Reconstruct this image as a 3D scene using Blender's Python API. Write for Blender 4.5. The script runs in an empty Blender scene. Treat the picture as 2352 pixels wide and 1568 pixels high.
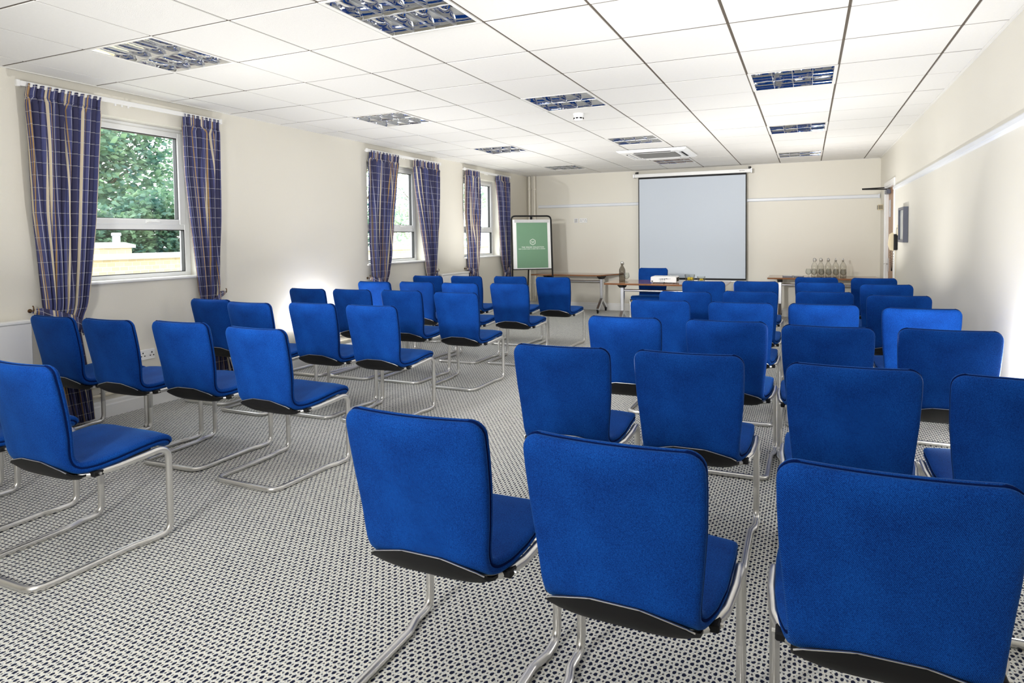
import bpy, math, random
from mathutils import Vector, Matrix

# ------------------------------------------------------------------ camera, sky, lights, exposure
S = bpy.context.scene
COL = S.collection
PI = math.pi

CAM_H = 1.32
cam_data = bpy.data.cameras.new('camera')
cam = bpy.data.objects.new('camera', cam_data)
COL.objects.link(cam)
cam_data.sensor_fit = 'HORIZONTAL'
cam_data.sensor_width = 36.0
cam_data.lens = 36.0 * 1460.0 / 2352.0
cam_data.shift_x = (1176 - 1217.18) / 2352.0
cam_data.shift_y = (603.5 - 784) / 2352.0
cam_data.clip_start = 0.02
yaw, pitch, roll = 0.4116, -0.0389, -0.0111
fwd = Vector((-math.sin(yaw) * math.cos(pitch), math.cos(yaw) * math.cos(pitch), math.sin(pitch)))
rgt = Vector((math.cos(yaw), math.sin(yaw), 0))
upv = rgt.cross(fwd)
r2 = rgt * math.cos(roll) + upv * math.sin(roll)
u2 = -rgt * math.sin(roll) + upv * math.cos(roll)
rot = Matrix((r2, u2, -fwd)).transposed()
cam.matrix_world = Matrix.Translation((0, 0, CAM_H)) @ rot.to_4x4()
S.camera = cam

world = bpy.data.worlds.new('world')
S.world = world
world.use_nodes = True
wn = world.node_tree.nodes
bg = wn['Background']
bg.inputs[0].default_value = (0.93, 0.97, 1.0, 1)
bg.inputs[1].default_value = 3.7

S.view_settings.view_transform = 'Standard'
S.view_settings.look = 'None'
S.view_settings.gamma = 1.0
S.view_settings.exposure = 0.90
S.view_settings.use_curve_mapping = False


def area_light(name, loc, target, size, power, color=(1, 1, 1)):
    ld = bpy.data.lights.new(name, 'AREA')
    ld.shape = 'DISK'
    ld.size = size
    ld.energy = power
    ld.color = color
    lo = bpy.data.objects.new(name, ld)
    COL.objects.link(lo)
    lo.location = loc
    d = Vector(target) - Vector(loc)
    lo.rotation_euler = d.to_track_quat('-Z', 'Y').to_euler()
    return lo


# the photographer's studio flash heads standing low at the sides of the room
def flash(loc, power, radius=0.06):
    ld = bpy.data.lights.new('flash_head', 'POINT')
    ld.energy = power; ld.shadow_soft_size = radius; ld.color = (1, 0.985, 0.96)
    lo = bpy.data.objects.new('flash_head', ld); COL.objects.link(lo); lo.location = loc


flash((0.955, 3.86, 0.60), 20)
flash((-4.70, 5.30, 0.45), 32)
# unseen upward lamps added among the chairs to fill the room off the ceiling
for (bx_, by_, bp_) in ((-.95, 2.86, 9.5), (.14, 3.95, 7), (-3.40, 2.90, 9.5), (-3.40, 5.20, 8.5), (.14, 6.05, 8), (-.99, 7.12, 9), (-3.36, 7.36, 8), (-3.98, 8.45, 8), (.11, 8.85, 11)):
    area_light('bounce_fill', (bx_, by_, .62), (bx_, by_ + .25, 2.5), 0.07, bp_, (1, 0.985, 0.96)).data.spread = math.radians(152)
main_flash = area_light('main_flash', (-2.9, -1.2, 2.15), (-1.6, 11.0, 1.35), 0.45, 18, (1, 0.985, 0.96))
main_flash.data.spread = math.radians(50)
area_light('bounce_fill', (-1.6, -0.9, 1.5), (-1.9, 2.6, 2.6), 0.5, 40, (1, 0.985, 0.96))  # flash behind the camera, turned up at the ceiling

# ------------------------------------------------------------------ room numbers
XL, XR, YB, ZC = -4.87, 1.027, 11.105, 2.485
GX0, GY0, CELL = -2.807, 3.089, 0.6
YF = -2.2      # where the built part of the room ends behind the camera
WINS = [(2.71, 3.95), (6.27, 7.50), (8.62, 9.86)]
WZ0, WZ1 = 1.03, 2.285

# ------------------------------------------------------------------ helpers


class MB:
    def __init__(self):
        self.v = []; self.f = []; self.uv = None

    def add(self, vs, fs):
        n = len(self.v)
        self.v += [tuple(p) for p in vs]
        self.f += [tuple(i + n for i in f) for f in fs]
        return self

    def box(self, x0, x1, y0, y1, z0, z1, b=0.0):
        if b <= 0:
            vs = [(x, y, z) for x in (x0, x1) for y in (y0, y1) for z in (z0, z1)]
            fs = [(0, 1, 3, 2), (4, 6, 7, 5), (0, 4, 5, 1), (2, 3, 7, 6), (0, 2, 6, 4), (1, 5, 7, 3)]
            return self.add(vs, fs)
        # chamfered box
        b = min(b, (x1 - x0) * .49, (y1 - y0) * .49, (z1 - z0) * .49)
        vs = []; idx = {}
        for i, x in enumerate((x0, x1)):
            for j, y in enumerate((y0, y1)):
                for k, z in enumerate((z0, z1)):
                    sx = 1 if i == 0 else -1; sy = 1 if j == 0 else -1; sz = 1 if k == 0 else -1
                    idx[(i, j, k, 0)] = len(vs); vs.append((x, y + sy * b, z + sz * b))
                    idx[(i, j, k, 1)] = len(vs); vs.append((x + sx * b, y, z + sz * b))
                    idx[(i, j, k, 2)] = len(vs); vs.append((x + sx * b, y + sy * b, z))
        fs = []
        for i in (0, 1):
            q = [idx[(i, 0, 0, 0)], idx[(i, 0, 1, 0)], idx[(i, 1, 1, 0)], idx[(i, 1, 0, 0)]]
            fs.append(q if i == 0 else q[::-1])
            q = [idx[(0, i, 0, 1)], idx[(1, i, 0, 1)], idx[(1, i, 1, 1)], idx[(0, i, 1, 1)]]
            fs.append(q if i == 0 else q[::-1])
            q = [idx[(0, 0, i, 2)], idx[(0, 1, i, 2)], idx[(1, 1, i, 2)], idx[(1, 0, i, 2)]]
            fs.append(q if i == 0 else q[::-1])
        for a in (0, 1):
            for c in (0, 1):
                fs.append([idx[(a, c, 0, 0)], idx[(a, c, 1, 0)], idx[(a, c, 1, 1)], idx[(a, c, 0, 1)]])
                fs.append([idx[(a, 0, c, 0)], idx[(a, 1, c, 0)], idx[(a, 1, c, 2)], idx[(a, 0, c, 2)]])
                fs.append([idx[(0, a, c, 1)], idx[(1, a, c, 1)], idx[(1, a, c, 2)], idx[(0, a, c, 2)]])
        for i in (0, 1):
            for j in (0, 1):
                for k in (0, 1):
                    fs.append([idx[(i, j, k, 0)], idx[(i, j, k, 1)], idx[(i, j, k, 2)]])
        return self.add(vs, fs)

    def tube(self, pts, r, n=10, cap=True, rs=None):
        pts = [Vector(p) for p in pts]
        m = len(pts)
        tang = []
        for i in range(m):
            a = pts[max(i - 1, 0)]; c = pts[min(i + 1, m - 1)]
            t = (c - a)
            tang.append(t.normalized() if t.length > 1e-9 else Vector((0, 0, 1)))
        ref = Vector((0, 0, 1)) if abs(tang[0].z) < .9 else Vector((1, 0, 0))
        nrm = (ref - tang[0] * ref.dot(tang[0])).normalized()
        vs = []
        for i in range(m):
            if i:
                nrm = (nrm - tang[i] * nrm.dot(tang[i])).normalized()
            bn = tang[i].cross(nrm)
            rr = rs[i] if rs else r
            for k in range(n):
                a = 2 * PI * k / n
                vs.append(pts[i] + nrm * (rr * math.cos(a)) + bn * (rr * math.sin(a)))
        fs = []
        for i in range(m - 1):
            for k in range(n):
                k2 = (k + 1) % n
                fs.append((i * n + k, i * n + k2, (i + 1) * n + k2, (i + 1) * n + k))
        if cap:
            fs.append(tuple(range(n - 1, -1, -1)))
            fs.append(tuple((m - 1) * n + k for k in range(n)))
        return self.add(vs, fs)

    def lathe(self, prof, c=(0, 0, 0), n=24):
        vs = []; fs = []; m = len(prof)
        for (r, z) in prof:
            for k in range(n):
                a = 2 * PI * k / n
                vs.append((c[0] + r * math.cos(a), c[1] + r * math.sin(a), c[2] + z))
        for i in range(m - 1):
            for k in range(n):
                k2 = (k + 1) % n
                fs.append((i * n + k, i * n + k2, (i + 1) * n + k2, (i + 1) * n + k))
        fs.append(tuple(range(n - 1, -1, -1)))
        fs.append(tuple((m - 1) * n + k for k in range(n)))
        return self.add(vs, fs)

    def prism(self, poly, a0, a1, axis='z'):
        """extrude a 2D polygon along an axis"""
        n = len(poly); vs = []
        for t in (a0, a1):
            for (p, q) in poly:
                vs.append({'z': (p, q, t), 'y': (p, t, q), 'x': (t, p, q)}[axis])
        fs = [tuple(range(n - 1, -1, -1)), tuple(range(n, 2 * n))]
        for i in range(n):
            j = (i + 1) % n
            fs.append((i, j, n + j, n + i))
        return self.add(vs, fs)

    def xf(self, m):
        self.v = [tuple(m @ Vector(p)) for p in self.v]
        return self

    def build(self, name, mat, parent=None, smooth=False, angle=0.7, recalc=True):
        me = bpy.data.meshes.new(name)
        me.from_pydata(self.v, [], self.f)
        if recalc:
            import bmesh
            bm = bmesh.new(); bm.from_mesh(me)
            bmesh.ops.recalc_face_normals(bm, faces=bm.faces)
            bm.to_mesh(me); bm.free()
        if smooth:
            me.shade_smooth()
            try:
                me.set_sharp_from_angle(angle=angle)
            except Exception:
                pass
        if self.uv:
            uvl = me.uv_layers.new(name='UVMap')
            for lp in me.loops:
                uvl.data[lp.index].uv = self.uv[lp.vertex_index]
        if mat:
            me.materials.append(mat)
        o = bpy.data.objects.new(name, me)
        COL.objects.link(o)
        if parent:
            o.parent = parent
        return o


def fillet(pts, radii, seg=6):
    """polyline with rounded corners"""
    out = [Vector(pts[0])]
    for i in range(1, len(pts) - 1):
        p = Vector(pts[i]); a = (Vector(pts[i - 1]) - p); b = (Vector(pts[i + 1]) - p)
        la, lb = a.length, b.length
        a.normalize(); b.normalize()
        ang = a.angle(b)
        r = radii[i] if isinstance(radii, (list, tuple)) else radii
        d = min(r / math.tan(ang / 2) if ang < PI - 1e-3 else 0, la * .49, lb * .49)
        p0 = p + a * d; p1 = p + b * d
        for k in range(seg + 1):
            t = k / seg
            out.append(p0 * (1 - t) ** 2 + p * 2 * t * (1 - t) + p1 * t ** 2)
    out.append(Vector(pts[-1]))
    return out


def tag(o, label=None, cat=None, group=None, kind=None):
    if label: o['label'] = label
    if cat: o['category'] = cat
    if group: o['group'] = group
    if kind: o['kind'] = kind
    return o


def thing(name, loc=(0, 0, 0), rz=0.0, label=None, cat=None, group=None):
    o = bpy.data.objects.new(name, None)
    o.empty_display_size = 0.1
    COL.objects.link(o)
    o.location = loc
    o.rotation_euler = (0, 0, rz)
    return tag(o, label, cat, group)


def dup(root, loc, rz, label=None, group=None):
    r = root.copy(); COL.objects.link(r)
    r.location = loc; r.rotation_euler = (0, 0, rz)
    if label: r['label'] = label
    if group: r['group'] = group
    for ch in list(root.children):
        c = ch.copy(); COL.objects.link(c); c.parent = r
        for g in list(ch.children):
            d = g.copy(); COL.objects.link(d); d.parent = c
    return r


def interp(tab, x):
    if x <= tab[0][0]: return tab[0][1]
    for (a, b), (c, d) in zip(tab, tab[1:]):
        if x <= c:
            t = (x - a) / (c - a) if c > a else 0
            return b + (d - b) * t
    return tab[-1][1]


# ------------------------------------------------------------------ materials

def mat(name, col, rough=0.5, metal=0.0, spec=0.5, noise=None, bump=None, **kw):
    """noise=(scale, amount) mottles the colour; bump=(scale, strength)"""
    m = bpy.data.materials.new(name)
    m.use_nodes = True
    nt = m.node_tree; N = nt.nodes; L = nt.links
    b = N['Principled BSDF']
    b.inputs['Base Color'].default_value = (*col, 1)
    b.inputs['Roughness'].default_value = rough
    b.inputs['Metallic'].default_value = metal
    b.inputs['Specular IOR Level'].default_value = spec
    for k, v in kw.items():
        b.inputs[k.replace('_', ' ')].default_value = v
    tc = N.new('ShaderNodeTexCoord')
    if noise:
        nz = N.new('ShaderNodeTexNoise'); nz.inputs['Scale'].default_value = noise[0]
        nz.inputs['Detail'].default_value = 4
        L.new(tc.outputs['Object'], nz.inputs['Vector'])
        mx = N.new('ShaderNodeMix'); mx.data_type = 'RGBA'
        a = noise[1]
        mx.inputs[6].default_value = (*[c * (1 - a) for c in col], 1)
        mx.inputs[7].default_value = (*[min(1, c * (1 + a)) for c in col], 1)
        L.new(nz.outputs['Fac'], mx.inputs[0])
        L.new(mx.outputs[2], b.inputs['Base Color'])
    if bump:
        nz = N.new('ShaderNodeTexNoise'); nz.inputs['Scale'].default_value = bump[0]
        nz.inputs['Detail'].default_value = 3
        L.new(tc.outputs['Object'], nz.inputs['Vector'])
        bp = N.new('ShaderNodeBump'); bp.inputs['Strength'].default_value = bump[1]
        bp.inputs['Distance'].default_value = 0.002
        L.new(nz.outputs['Fac'], bp.inputs['Height'])
        L.new(bp.outputs['Normal'], b.inputs['Normal'])
    return m


def M_(nt, op, a=None, b=None, c=None, clamp=False):
    n = nt.nodes.new('ShaderNodeMath'); n.operation = op; n.use_clamp = clamp
    for i, v in enumerate((a, b, c)):
        if v is None: continue
        if isinstance(v, (int, float)): n.inputs[i].default_value = v
        else: nt.links.new(v, n.inputs[i])
    return n.outputs[0]


wall_m = mat('cream_wall_paint', (0.80, 0.77, 0.685), 0.42, spec=0.4, noise=(1.3, 0.02), bump=(220, 0.25))
ceil_m = mat('white_mineral_tile', (0.755, 0.745, 0.715), 0.9, spec=0.2, noise=(60, 0.03), bump=(260, 0.5))
grid_m = mat('tile_grid_shadow_gap', (0.10, 0.08, 0.06), 0.7)
gridw_m = mat('white_grid_bar', (0.80, 0.79, 0.76), 0.4)
white_m = mat('white_gloss_paint', (0.88, 0.88, 0.87), 0.3)
upvc_m = mat('white_plastic_frame', (0.90, 0.91, 0.91), 0.25)
rad_m = mat('white_radiator_enamel', (0.86, 0.86, 0.86), 0.3)
black_m = mat('black_plastic', (0.008, 0.008, 0.009), 0.55, spec=0.25)
gasket_m = mat('black_rubber_gasket', (0.02, 0.02, 0.022), 0.5)
steel_m = mat('satin_steel_tube', (0.74, 0.73, 0.71), 0.33, metal=1.0, noise=(25, 0.06))
alu_m = mat('brushed_aluminium', (0.70, 0.71, 0.73), 0.3, metal=1.0, noise=(40, 0.06))
mirror_m = mat('polished_aluminium_louvre', (0.86, 0.87, 0.89), 0.05, metal=1.0, bump=(14, 0.5))
rail_m = mat('white_wall_rail', (0.80, 0.83, 0.88), 0.3)
brass_m = mat('dark_brass', (0.16, 0.09, 0.04), 0.35, metal=0.8)
phone_m = mat('beige_plastic', (0.72, 0.62, 0.42), 0.35)
greyface_m = mat('dark_grey_frame', (0.10, 0.11, 0.15), 0.35, noise=(30, 0.1))
tube_m = mat('white_lamp_tube', (0.92, 0.93, 0.95), 0.3)
screenw_m = mat('matte_white_screen_fabric', (0.64, 0.70, 0.78), 0.9, spec=0.1)
acgrey_m = mat('grey_intake_grille', (0.25, 0.25, 0.24), 0.6, noise=(120, 0.3))
yellow_m = mat('lemon_yellow', (0.85, 0.62, 0.03), 0.4, noise=(60, 0.1))
green_m = mat('sage_green_poster', (0.155, 0.30, 0.185), 0.45, noise=(2, 0.04))
paper_m = mat('white_lettering', (0.85, 0.88, 0.83), 0.5)
trunk_m = mat('tree_bark', (0.10, 0.075, 0.05), 0.9, noise=(8, 0.3), bump=(30, 0.6))
kerb_m = mat('pale_stone_coping', (0.50, 0.50, 0.49), 0.8, noise=(5, 0.06))
ground_m = mat('pale_gravel_ground', (0.45, 0.43, 0.36), 0.95, noise=(8, 0.2), bump=(40, 0.6))
lampm_m = mat('grey_painted_post', (0.42, 0.45, 0.50), 0.5)


def wood_mat(name, c1, c2, rough):
    m = bpy.data.materials.new(name); m.use_nodes = True
    nt = m.node_tree; N = nt.nodes; L = nt.links
    b = N['Principled BSDF']; b.inputs['Roughness'].default_value = rough
    tc = N.new('ShaderNodeTexCoord'); mp = N.new('ShaderNodeMapping')
    mp.inputs['Scale'].default_value = (1.2, 14, 14)
    L.new(tc.outputs['Object'], mp.inputs[0])
    nz = N.new('ShaderNodeTexNoise'); nz.inputs['Scale'].default_value = 3; nz.inputs['Detail'].default_value = 6
    L.new(mp.outputs[0], nz.inputs['Vector'])
    cr = N.new('ShaderNodeValToRGB')
    cr.color_ramp.elements[0].position = .3; cr.color_ramp.elements[1].position = .7
    cr.color_ramp.elements[0].color = (*c1, 1); cr.color_ramp.elements[1].color = (*c2, 1)
    L.new(nz.outputs['Fac'], cr.inputs[0]); L.new(cr.outputs[0], b.inputs['Base Color'])
    return m


table_m = wood_mat('walnut_veneer', (0.20, 0.085, 0.035), (0.33, 0.15, 0.07), 0.10)
door_m = wood_mat('oak_door_veneer', (0.33, 0.17, 0.08), (0.48, 0.27, 0.14), 0.4)

# blue upholstery with a fine twill
fab_m = bpy.data.materials.new('royal_blue_upholstery'); fab_m.use_nodes = True
nt = fab_m.node_tree; N = nt.nodes; L = nt.links; b = N['Principled BSDF']
b.inputs['Roughness'].default_value = 0.75
b.inputs['Specular IOR Level'].default_value = 0.08
b.inputs['Sheen Weight'].default_value = 0.28
b.inputs['Sheen Roughness'].default_value = 0.35
b.inputs['Sheen Tint'].default_value = (0.15, 0.50, 1.0, 1)
tc = N.new('ShaderNodeTexCoord')
n1 = N.new('ShaderNodeTexNoise'); n1.inputs['Scale'].default_value = 420; n1.inputs['Detail'].default_value = 2
L.new(tc.outputs['Object'], n1.inputs['Vector'])
n2 = N.new('ShaderNodeTexNoise'); n2.inputs['Scale'].default_value = 7; n2.inputs['Detail'].default_value = 4
L.new(tc.outputs['Object'], n2.inputs['Vector'])
sp = N.new('ShaderNodeSeparateXYZ'); L.new(tc.outputs['Object'], sp.inputs[0])
tw = M_(nt, 'ADD', M_(nt, 'MULTIPLY', sp.outputs[0], 1500), M_(nt, 'MULTIPLY', M_(nt, 'ADD', sp.outputs[2], sp.outputs[1]), 1500))
tw = M_(nt, 'MULTIPLY', M_(nt, 'SINE', tw), 0.12)
f = M_(nt, 'ADD', M_(nt, 'ADD', M_(nt, 'MULTIPLY', n1.outputs['Fac'], 0.75), tw), M_(nt, 'MULTIPLY', n2.outputs['Fac'], 0.35))
cr = N.new('ShaderNodeValToRGB')
cr.color_ramp.elements[0].position = .38; cr.color_ramp.elements[0].color = (0.0015, 0.020, 0.145, 1)
cr.color_ramp.elements[1].position = .80; cr.color_ramp.elements[1].color = (0.006, 0.090, 0.43, 1)
L.new(f, cr.inputs[0]); L.new(cr.outputs[0], b.inputs['Base Color'])
bp = N.new('ShaderNodeBump'); bp.inputs['Strength'].default_value = .35; bp.inputs['Distance'].default_value = .001
L.new(f, bp.inputs['Height']); L.new(bp.outputs['Normal'], b.inputs['Normal'])
seam_m = mat('navy_seam_piping', (0.0015, 0.010, 0.07), 0.9, spec=0.05)

# carpet: staggered navy flecks woven into an oatmeal ground
carpet_m = bpy.data.materials.new('flecked_woven_carpet'); carpet_m.use_nodes = True
nt = carpet_m.node_tree; N = nt.nodes; L = nt.links; b = N['Principled BSDF']
b.inputs['Roughness'].default_value = 0.9
b.inputs['Specular IOR Level'].default_value = 0.2
tc = N.new('ShaderNodeTexCoord')
nz = N.new('ShaderNodeTexNoise'); nz.inputs['Scale'].default_value = 90; nz.inputs['Detail'].default_value = 2
L.new(tc.outputs['Object'], nz.inputs['Vector'])
vs = N.new('ShaderNodeVectorMath'); vs.operation = 'SUBTRACT'; vs.inputs[1].default_value = (.5, .5, .5)
L.new(nz.outputs['Color'], vs.inputs[0])
vm = N.new('ShaderNodeVectorMath'); vm.operation = 'SCALE'; vm.inputs['Scale'].default_value = 0.009
L.new(vs.outputs[0], vm.inputs[0])
va = N.new('ShaderNodeVectorMath'); va.operation = 'ADD'
L.new(tc.outputs['Object'], va.inputs[0]); L.new(vm.outputs[0], va.inputs[1])
sp = N.new('ShaderNodeSeparateXYZ'); L.new(va.outputs[0], sp.inputs[0])
PX, PY = 0.0290, 0.0200
v = M_(nt, 'DIVIDE', sp.outputs[1], PY)
row = M_(nt, 'FLOOR', v)
off = M_(nt, 'MULTIPLY', M_(nt, 'FLOORED_MODULO', row, 2), 0.5)
u = M_(nt, 'ADD', M_(nt, 'DIVIDE', sp.outputs[0], PX), off)
fv = M_(nt, 'MULTIPLY', M_(nt, 'SUBTRACT', M_(nt, 'FRACT', v), 0.5), 20.0)
fu = M_(nt, 'MULTIPLY', M_(nt, 'SUBTRACT', M_(nt, 'FRACT', u), 0.5), 29.0)
fu2 = M_(nt, 'MULTIPLY', M_(nt, 'SUBTRACT', M_(nt, 'FRACT', M_(nt, 'ADD', u, 0.5)), 0.5), 29.0)


def fleck(a, b_, r1, r2_):
    p = M_(nt, 'ADD', M_(nt, 'MULTIPLY', a, .20 / r1), M_(nt, 'MULTIPLY', b_, .98 / r1))
    q = M_(nt, 'SUBTRACT', M_(nt, 'MULTIPLY', a, .98 / r2_), M_(nt, 'MULTIPLY', b_, .20 / r2_))
    d = M_(nt, 'SQRT', M_(nt, 'ADD', M_(nt, 'MULTIPLY', p, p), M_(nt, 'MULTIPLY', q, q)))
    return M_(nt, 'MULTIPLY', M_(nt, 'SUBTRACT', 1.12, d), 4.5, clamp=True)


mask = M_(nt, 'MAXIMUM', fleck(fu, fv, 8.4, 5.6), M_(nt, 'MULTIPLY', fleck(fu2, fv, 4.2, 3.0), .9))
nd = N.new('ShaderNodeTexNoise'); nd.inputs['Scale'].default_value = 230; nd.inputs['Detail'].default_value = 1
L.new(tc.outputs['Object'], nd.inputs['Vector'])
mask = M_(nt, 'MAXIMUM', mask, M_(nt, 'MULTIPLY', M_(nt, 'MULTIPLY', M_(nt, 'SUBTRACT', nd.outputs['Fac'], .62), 9, clamp=True), .75))
n3 = N.new('ShaderNodeTexNoise'); n3.inputs['Scale'].default_value = 160; n3.inputs['Detail'].default_value = 1
L.new(tc.outputs['Object'], n3.inputs['Vector'])
cr = N.new('ShaderNodeValToRGB')
e = cr.color_ramp.elements
e[0].position = .3; e[0].color = (0.50, 0.54, 0.57, 1)
e[1].position = .72; e[1].color = (0.84, 0.79, 0.68, 1)
e2 = e.new(.5); e2.color = (0.78, 0.78, 0.74, 1)
L.new(n3.outputs['Fac'], cr.inputs[0])
mx = N.new('ShaderNodeMix'); mx.data_type = 'RGBA'
L.new(mask, mx.inputs[0]); L.new(cr.outputs[0], mx.inputs[6])
mx.inputs[7].default_value = (0.008, 0.012, 0.04, 1)
L.new(mx.outputs[2], b.inputs['Base Color'])
bp = N.new('ShaderNodeBump'); bp.inputs['Strength'].default_value = .5; bp.inputs['Distance'].default_value = .002
L.new(n3.outputs['Fac'], bp.inputs['Height']); L.new(bp.outputs['Normal'], b.inputs['Normal'])

# curtain cloth: woven plaid laid out along the cloth's own width (UV in metres)
curt_m = bpy.data.materials.new('blue_plaid_curtain_cloth'); curt_m.use_nodes = True
nt = curt_m.node_tree; N = nt.nodes; L = nt.links; b = N['Principled BSDF']
b.inputs['Roughness'].default_value = 0.8
b.inputs['Specular IOR Level'].default_value = 0.2
uvn = N.new('ShaderNodeUVMap'); sp = N.new('ShaderNodeSeparateXYZ'); L.new(uvn.outputs[0], sp.inputs[0])


def band(nt, coord, period, centre, width):
    t = M_(nt, 'FRACT', M_(nt, 'ADD', M_(nt, 'DIVIDE', coord, period), 0.5 - centre / period))
    d = M_(nt, 'ABSOLUTE', M_(nt, 'SUBTRACT', t, 0.5))
    return M_(nt, 'LESS_THAN', d, width / period / 2)


def layer(nt, fac, base, col, k=1.0):
    x = nt.nodes.new('ShaderNodeMix'); x.data_type = 'RGBA'
    nt.links.new(M_(nt, 'MULTIPLY', fac, k), x.inputs[0])
    if isinstance(base, tuple): x.inputs[6].default_value = (*base, 1)
    else: nt.links.new(base, x.inputs[6])
    x.inputs[7].default_value = (*col, 1)
    return x.outputs[2]


U, V = sp.outputs[0], sp.outputs[1]
P_ = 0.118
c = layer(nt, band(nt, U, P_, 0.088, 0.036), (0.10, 0.11, 0.26), (0.055, 0.055, 0.12))
c = layer(nt, band(nt, U, P_, 0.015, 0.014), c, (0.78, 0.68, 0.50))
c = layer(nt, band(nt, U, P_, 0.036, 0.008), c, (0.50, 0.32, 0.14))
c = layer(nt, band(nt, U, P_, 0.064, 0.0025), c, (0.70, 0.70, 0.72))
c = layer(nt, band(nt, V, 0.085, 0.0, 0.0032), c, (0.70, 0.69, 0.67), 0.7)
L.new(c, b.inputs['Base Color'])
tr = N.new('ShaderNodeBsdfTranslucent'); L.new(c, tr.inputs[0])
ms = N.new('ShaderNodeMixShader'); ms.inputs[0].default_value = .18
L.new(b.outputs[0], ms.inputs[1]); L.new(tr.outputs[0], ms.inputs[2])
L.new(ms.outputs[0], N['Material Output'].inputs[0])


def glass_mat(name, tint, refl=0.12, edge=0.35):
    m = bpy.data.materials.new(name); m.use_nodes = True
    nt = m.node_tree; N = nt.nodes; L = nt.links
    N.remove(N['Principled BSDF'])
    t = N.new('ShaderNodeBsdfTransparent')
    lw = N.new('ShaderNodeLayerWeight'); lw.inputs[0].default_value = edge
    mx = N.new('ShaderNodeMix'); mx.data_type = 'RGBA'
    mx.inputs[6].default_value = (*tint[0], 1); mx.inputs[7].default_value = (*tint[1], 1)
    L.new(M_(nt, 'POWER', lw.outputs['Facing'], 3.4), mx.inputs[0]); L.new(mx.outputs[2], t.inputs[0])
    g = N.new('ShaderNodeBsdfGlossy'); g.inputs['Roughness'].default_value = 0.02
    lf = N.new('ShaderNodeLayerWeight'); lf.inputs[0].default_value = .5
    s = N.new('ShaderNodeMixShader')
    L.new(M_(nt, 'ADD', M_(nt, 'MULTIPLY', M_(nt, 'POWER', lf.outputs['Facing'], 4), .75), .02 + refl * .2), s.inputs[0]); L.new(t.outputs[0], s.inputs[1]); L.new(g.outputs[0], s.inputs[2])
    L.new(s.outputs[0], N['Material Output'].inputs[0])
    return m


pane_m = glass_mat('window_glass', ((0.97, 0.985, 0.98), (0.9, 0.93, 0.93)), 0.1, 0.2)
glass_m = glass_mat('clear_drinking_glass', ((0.93, 0.94, 0.93), (0.10, 0.10, 0.09)), 0.15, 0.45)
bottle_m = glass_mat('clear_bottle_glass', ((0.965, 0.965, 0.945), (0.12, 0.12, 0.10)), 0.15, 0.5)
darkglass_m = glass_mat('brown_bottle_glass', ((0.52, 0.49, 0.44), (0.01, 0.008, 0.006)), 0.15, 0.45)


def leaf_mat(name, c1, c2):
    m = bpy.data.materials.new(name); m.use_nodes = True
    nt = m.node_tree; N = nt.nodes; L = nt.links; b = N['Principled BSDF']
    b.inputs['Roughness'].default_value = .5
    tc = N.new('ShaderNodeTexCoord'); nz = N.new('ShaderNodeTexNoise')
    nz.inputs['Scale'].default_value = 2.5; nz.inputs['Detail'].default_value = 6
    L.new(tc.outputs['Object'], nz.inputs['Vector'])
    cr = N.new('ShaderNodeValToRGB')
    cr.color_ramp.elements[0].position = .35; cr.color_ramp.elements[0].color = (*c1, 1)
    cr.color_ramp.elements[1].position = .65; cr.color_ramp.elements[1].color = (*c2, 1)
    L.new(nz.outputs['Fac'], cr.inputs[0]); L.new(cr.outputs[0], b.inputs['Base Color'])
    t = N.new('ShaderNodeBsdfTranslucent'); L.new(cr.outputs[0], t.inputs[0])
    s = N.new('ShaderNodeMixShader'); s.inputs[0].default_value = .4
    L.new(b.outputs[0], s.inputs[1]); L.new(t.outputs[0], s.inputs[2])
    L.new(s.outputs[0], N['Material Output'].inputs[0])
    return m


leaf_m = leaf_mat('green_leaves', (0.035, 0.115, 0.10), (0.17, 0.28, 0.14))
leaf2_m = leaf_mat('pale_green_leaves', (0.20, 0.34, 0.26), (0.42, 0.50, 0.33))

# yellow brick of the garden wall
brick_m = bpy.data.materials.new('pale_yellow_brick'); brick_m.use_nodes = True
nt = brick_m.node_tree; N = nt.nodes; L = nt.links; b = N['Principled BSDF']
tc = N.new('ShaderNodeTexCoord'); sp = N.new('ShaderNodeSeparateXYZ'); cb = N.new('ShaderNodeCombineXYZ')
L.new(tc.outputs['Object'], sp.inputs[0]); L.new(M_(nt, 'ADD', sp.outputs[1], sp.outputs[0]), cb.inputs[0]); L.new(sp.outputs[2], cb.inputs[1])
br = N.new('ShaderNodeTexBrick'); br.inputs['Scale'].default_value = 4.4
br.inputs['Color1'].default_value = (0.46, 0.37, 0.22, 1); br.inputs['Color2'].default_value = (0.52, 0.43, 0.28, 1)
br.inputs['Mortar'].default_value = (0.48, 0.44, 0.36, 1)
L.new(cb.outputs[0], br.inputs[0]); L.new(br.outputs[0], b.inputs['Base Color'])
b.inputs['Roughness'].default_value = .9

# ------------------------------------------------------------------ the room
m = MB(); m.add([(XL - .2, YF, 0), (XR + .2, YF, 0), (XR + .2, YB + .1, 0), (XL - .2, YB + .1, 0),
                 (XL - .2, YF, -.1), (XR + .2, YF, -.1), (XR + .2, YB + .1, -.1), (XL - .2, YB + .1, -.1)],
                [(0, 1, 2, 3), (7, 6, 5, 4), (0, 4, 5, 1), (1, 5, 6, 2), (2, 6, 7, 3), (3, 7, 4, 0)])
tag(m.build('floor', carpet_m), kind='structure')

m = MB(); m.box(XL - .2, XR + .2, YB, YB + .15, 0, ZC + .2)
tag(m.build('wall_back', wall_m), kind='structure')

m = MB(); m.box(XL - .2, XR + .2, YF - .15, YF, 0, ZC + .2)
tag(m.build('wall_rear', wall_m), kind='structure')

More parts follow.
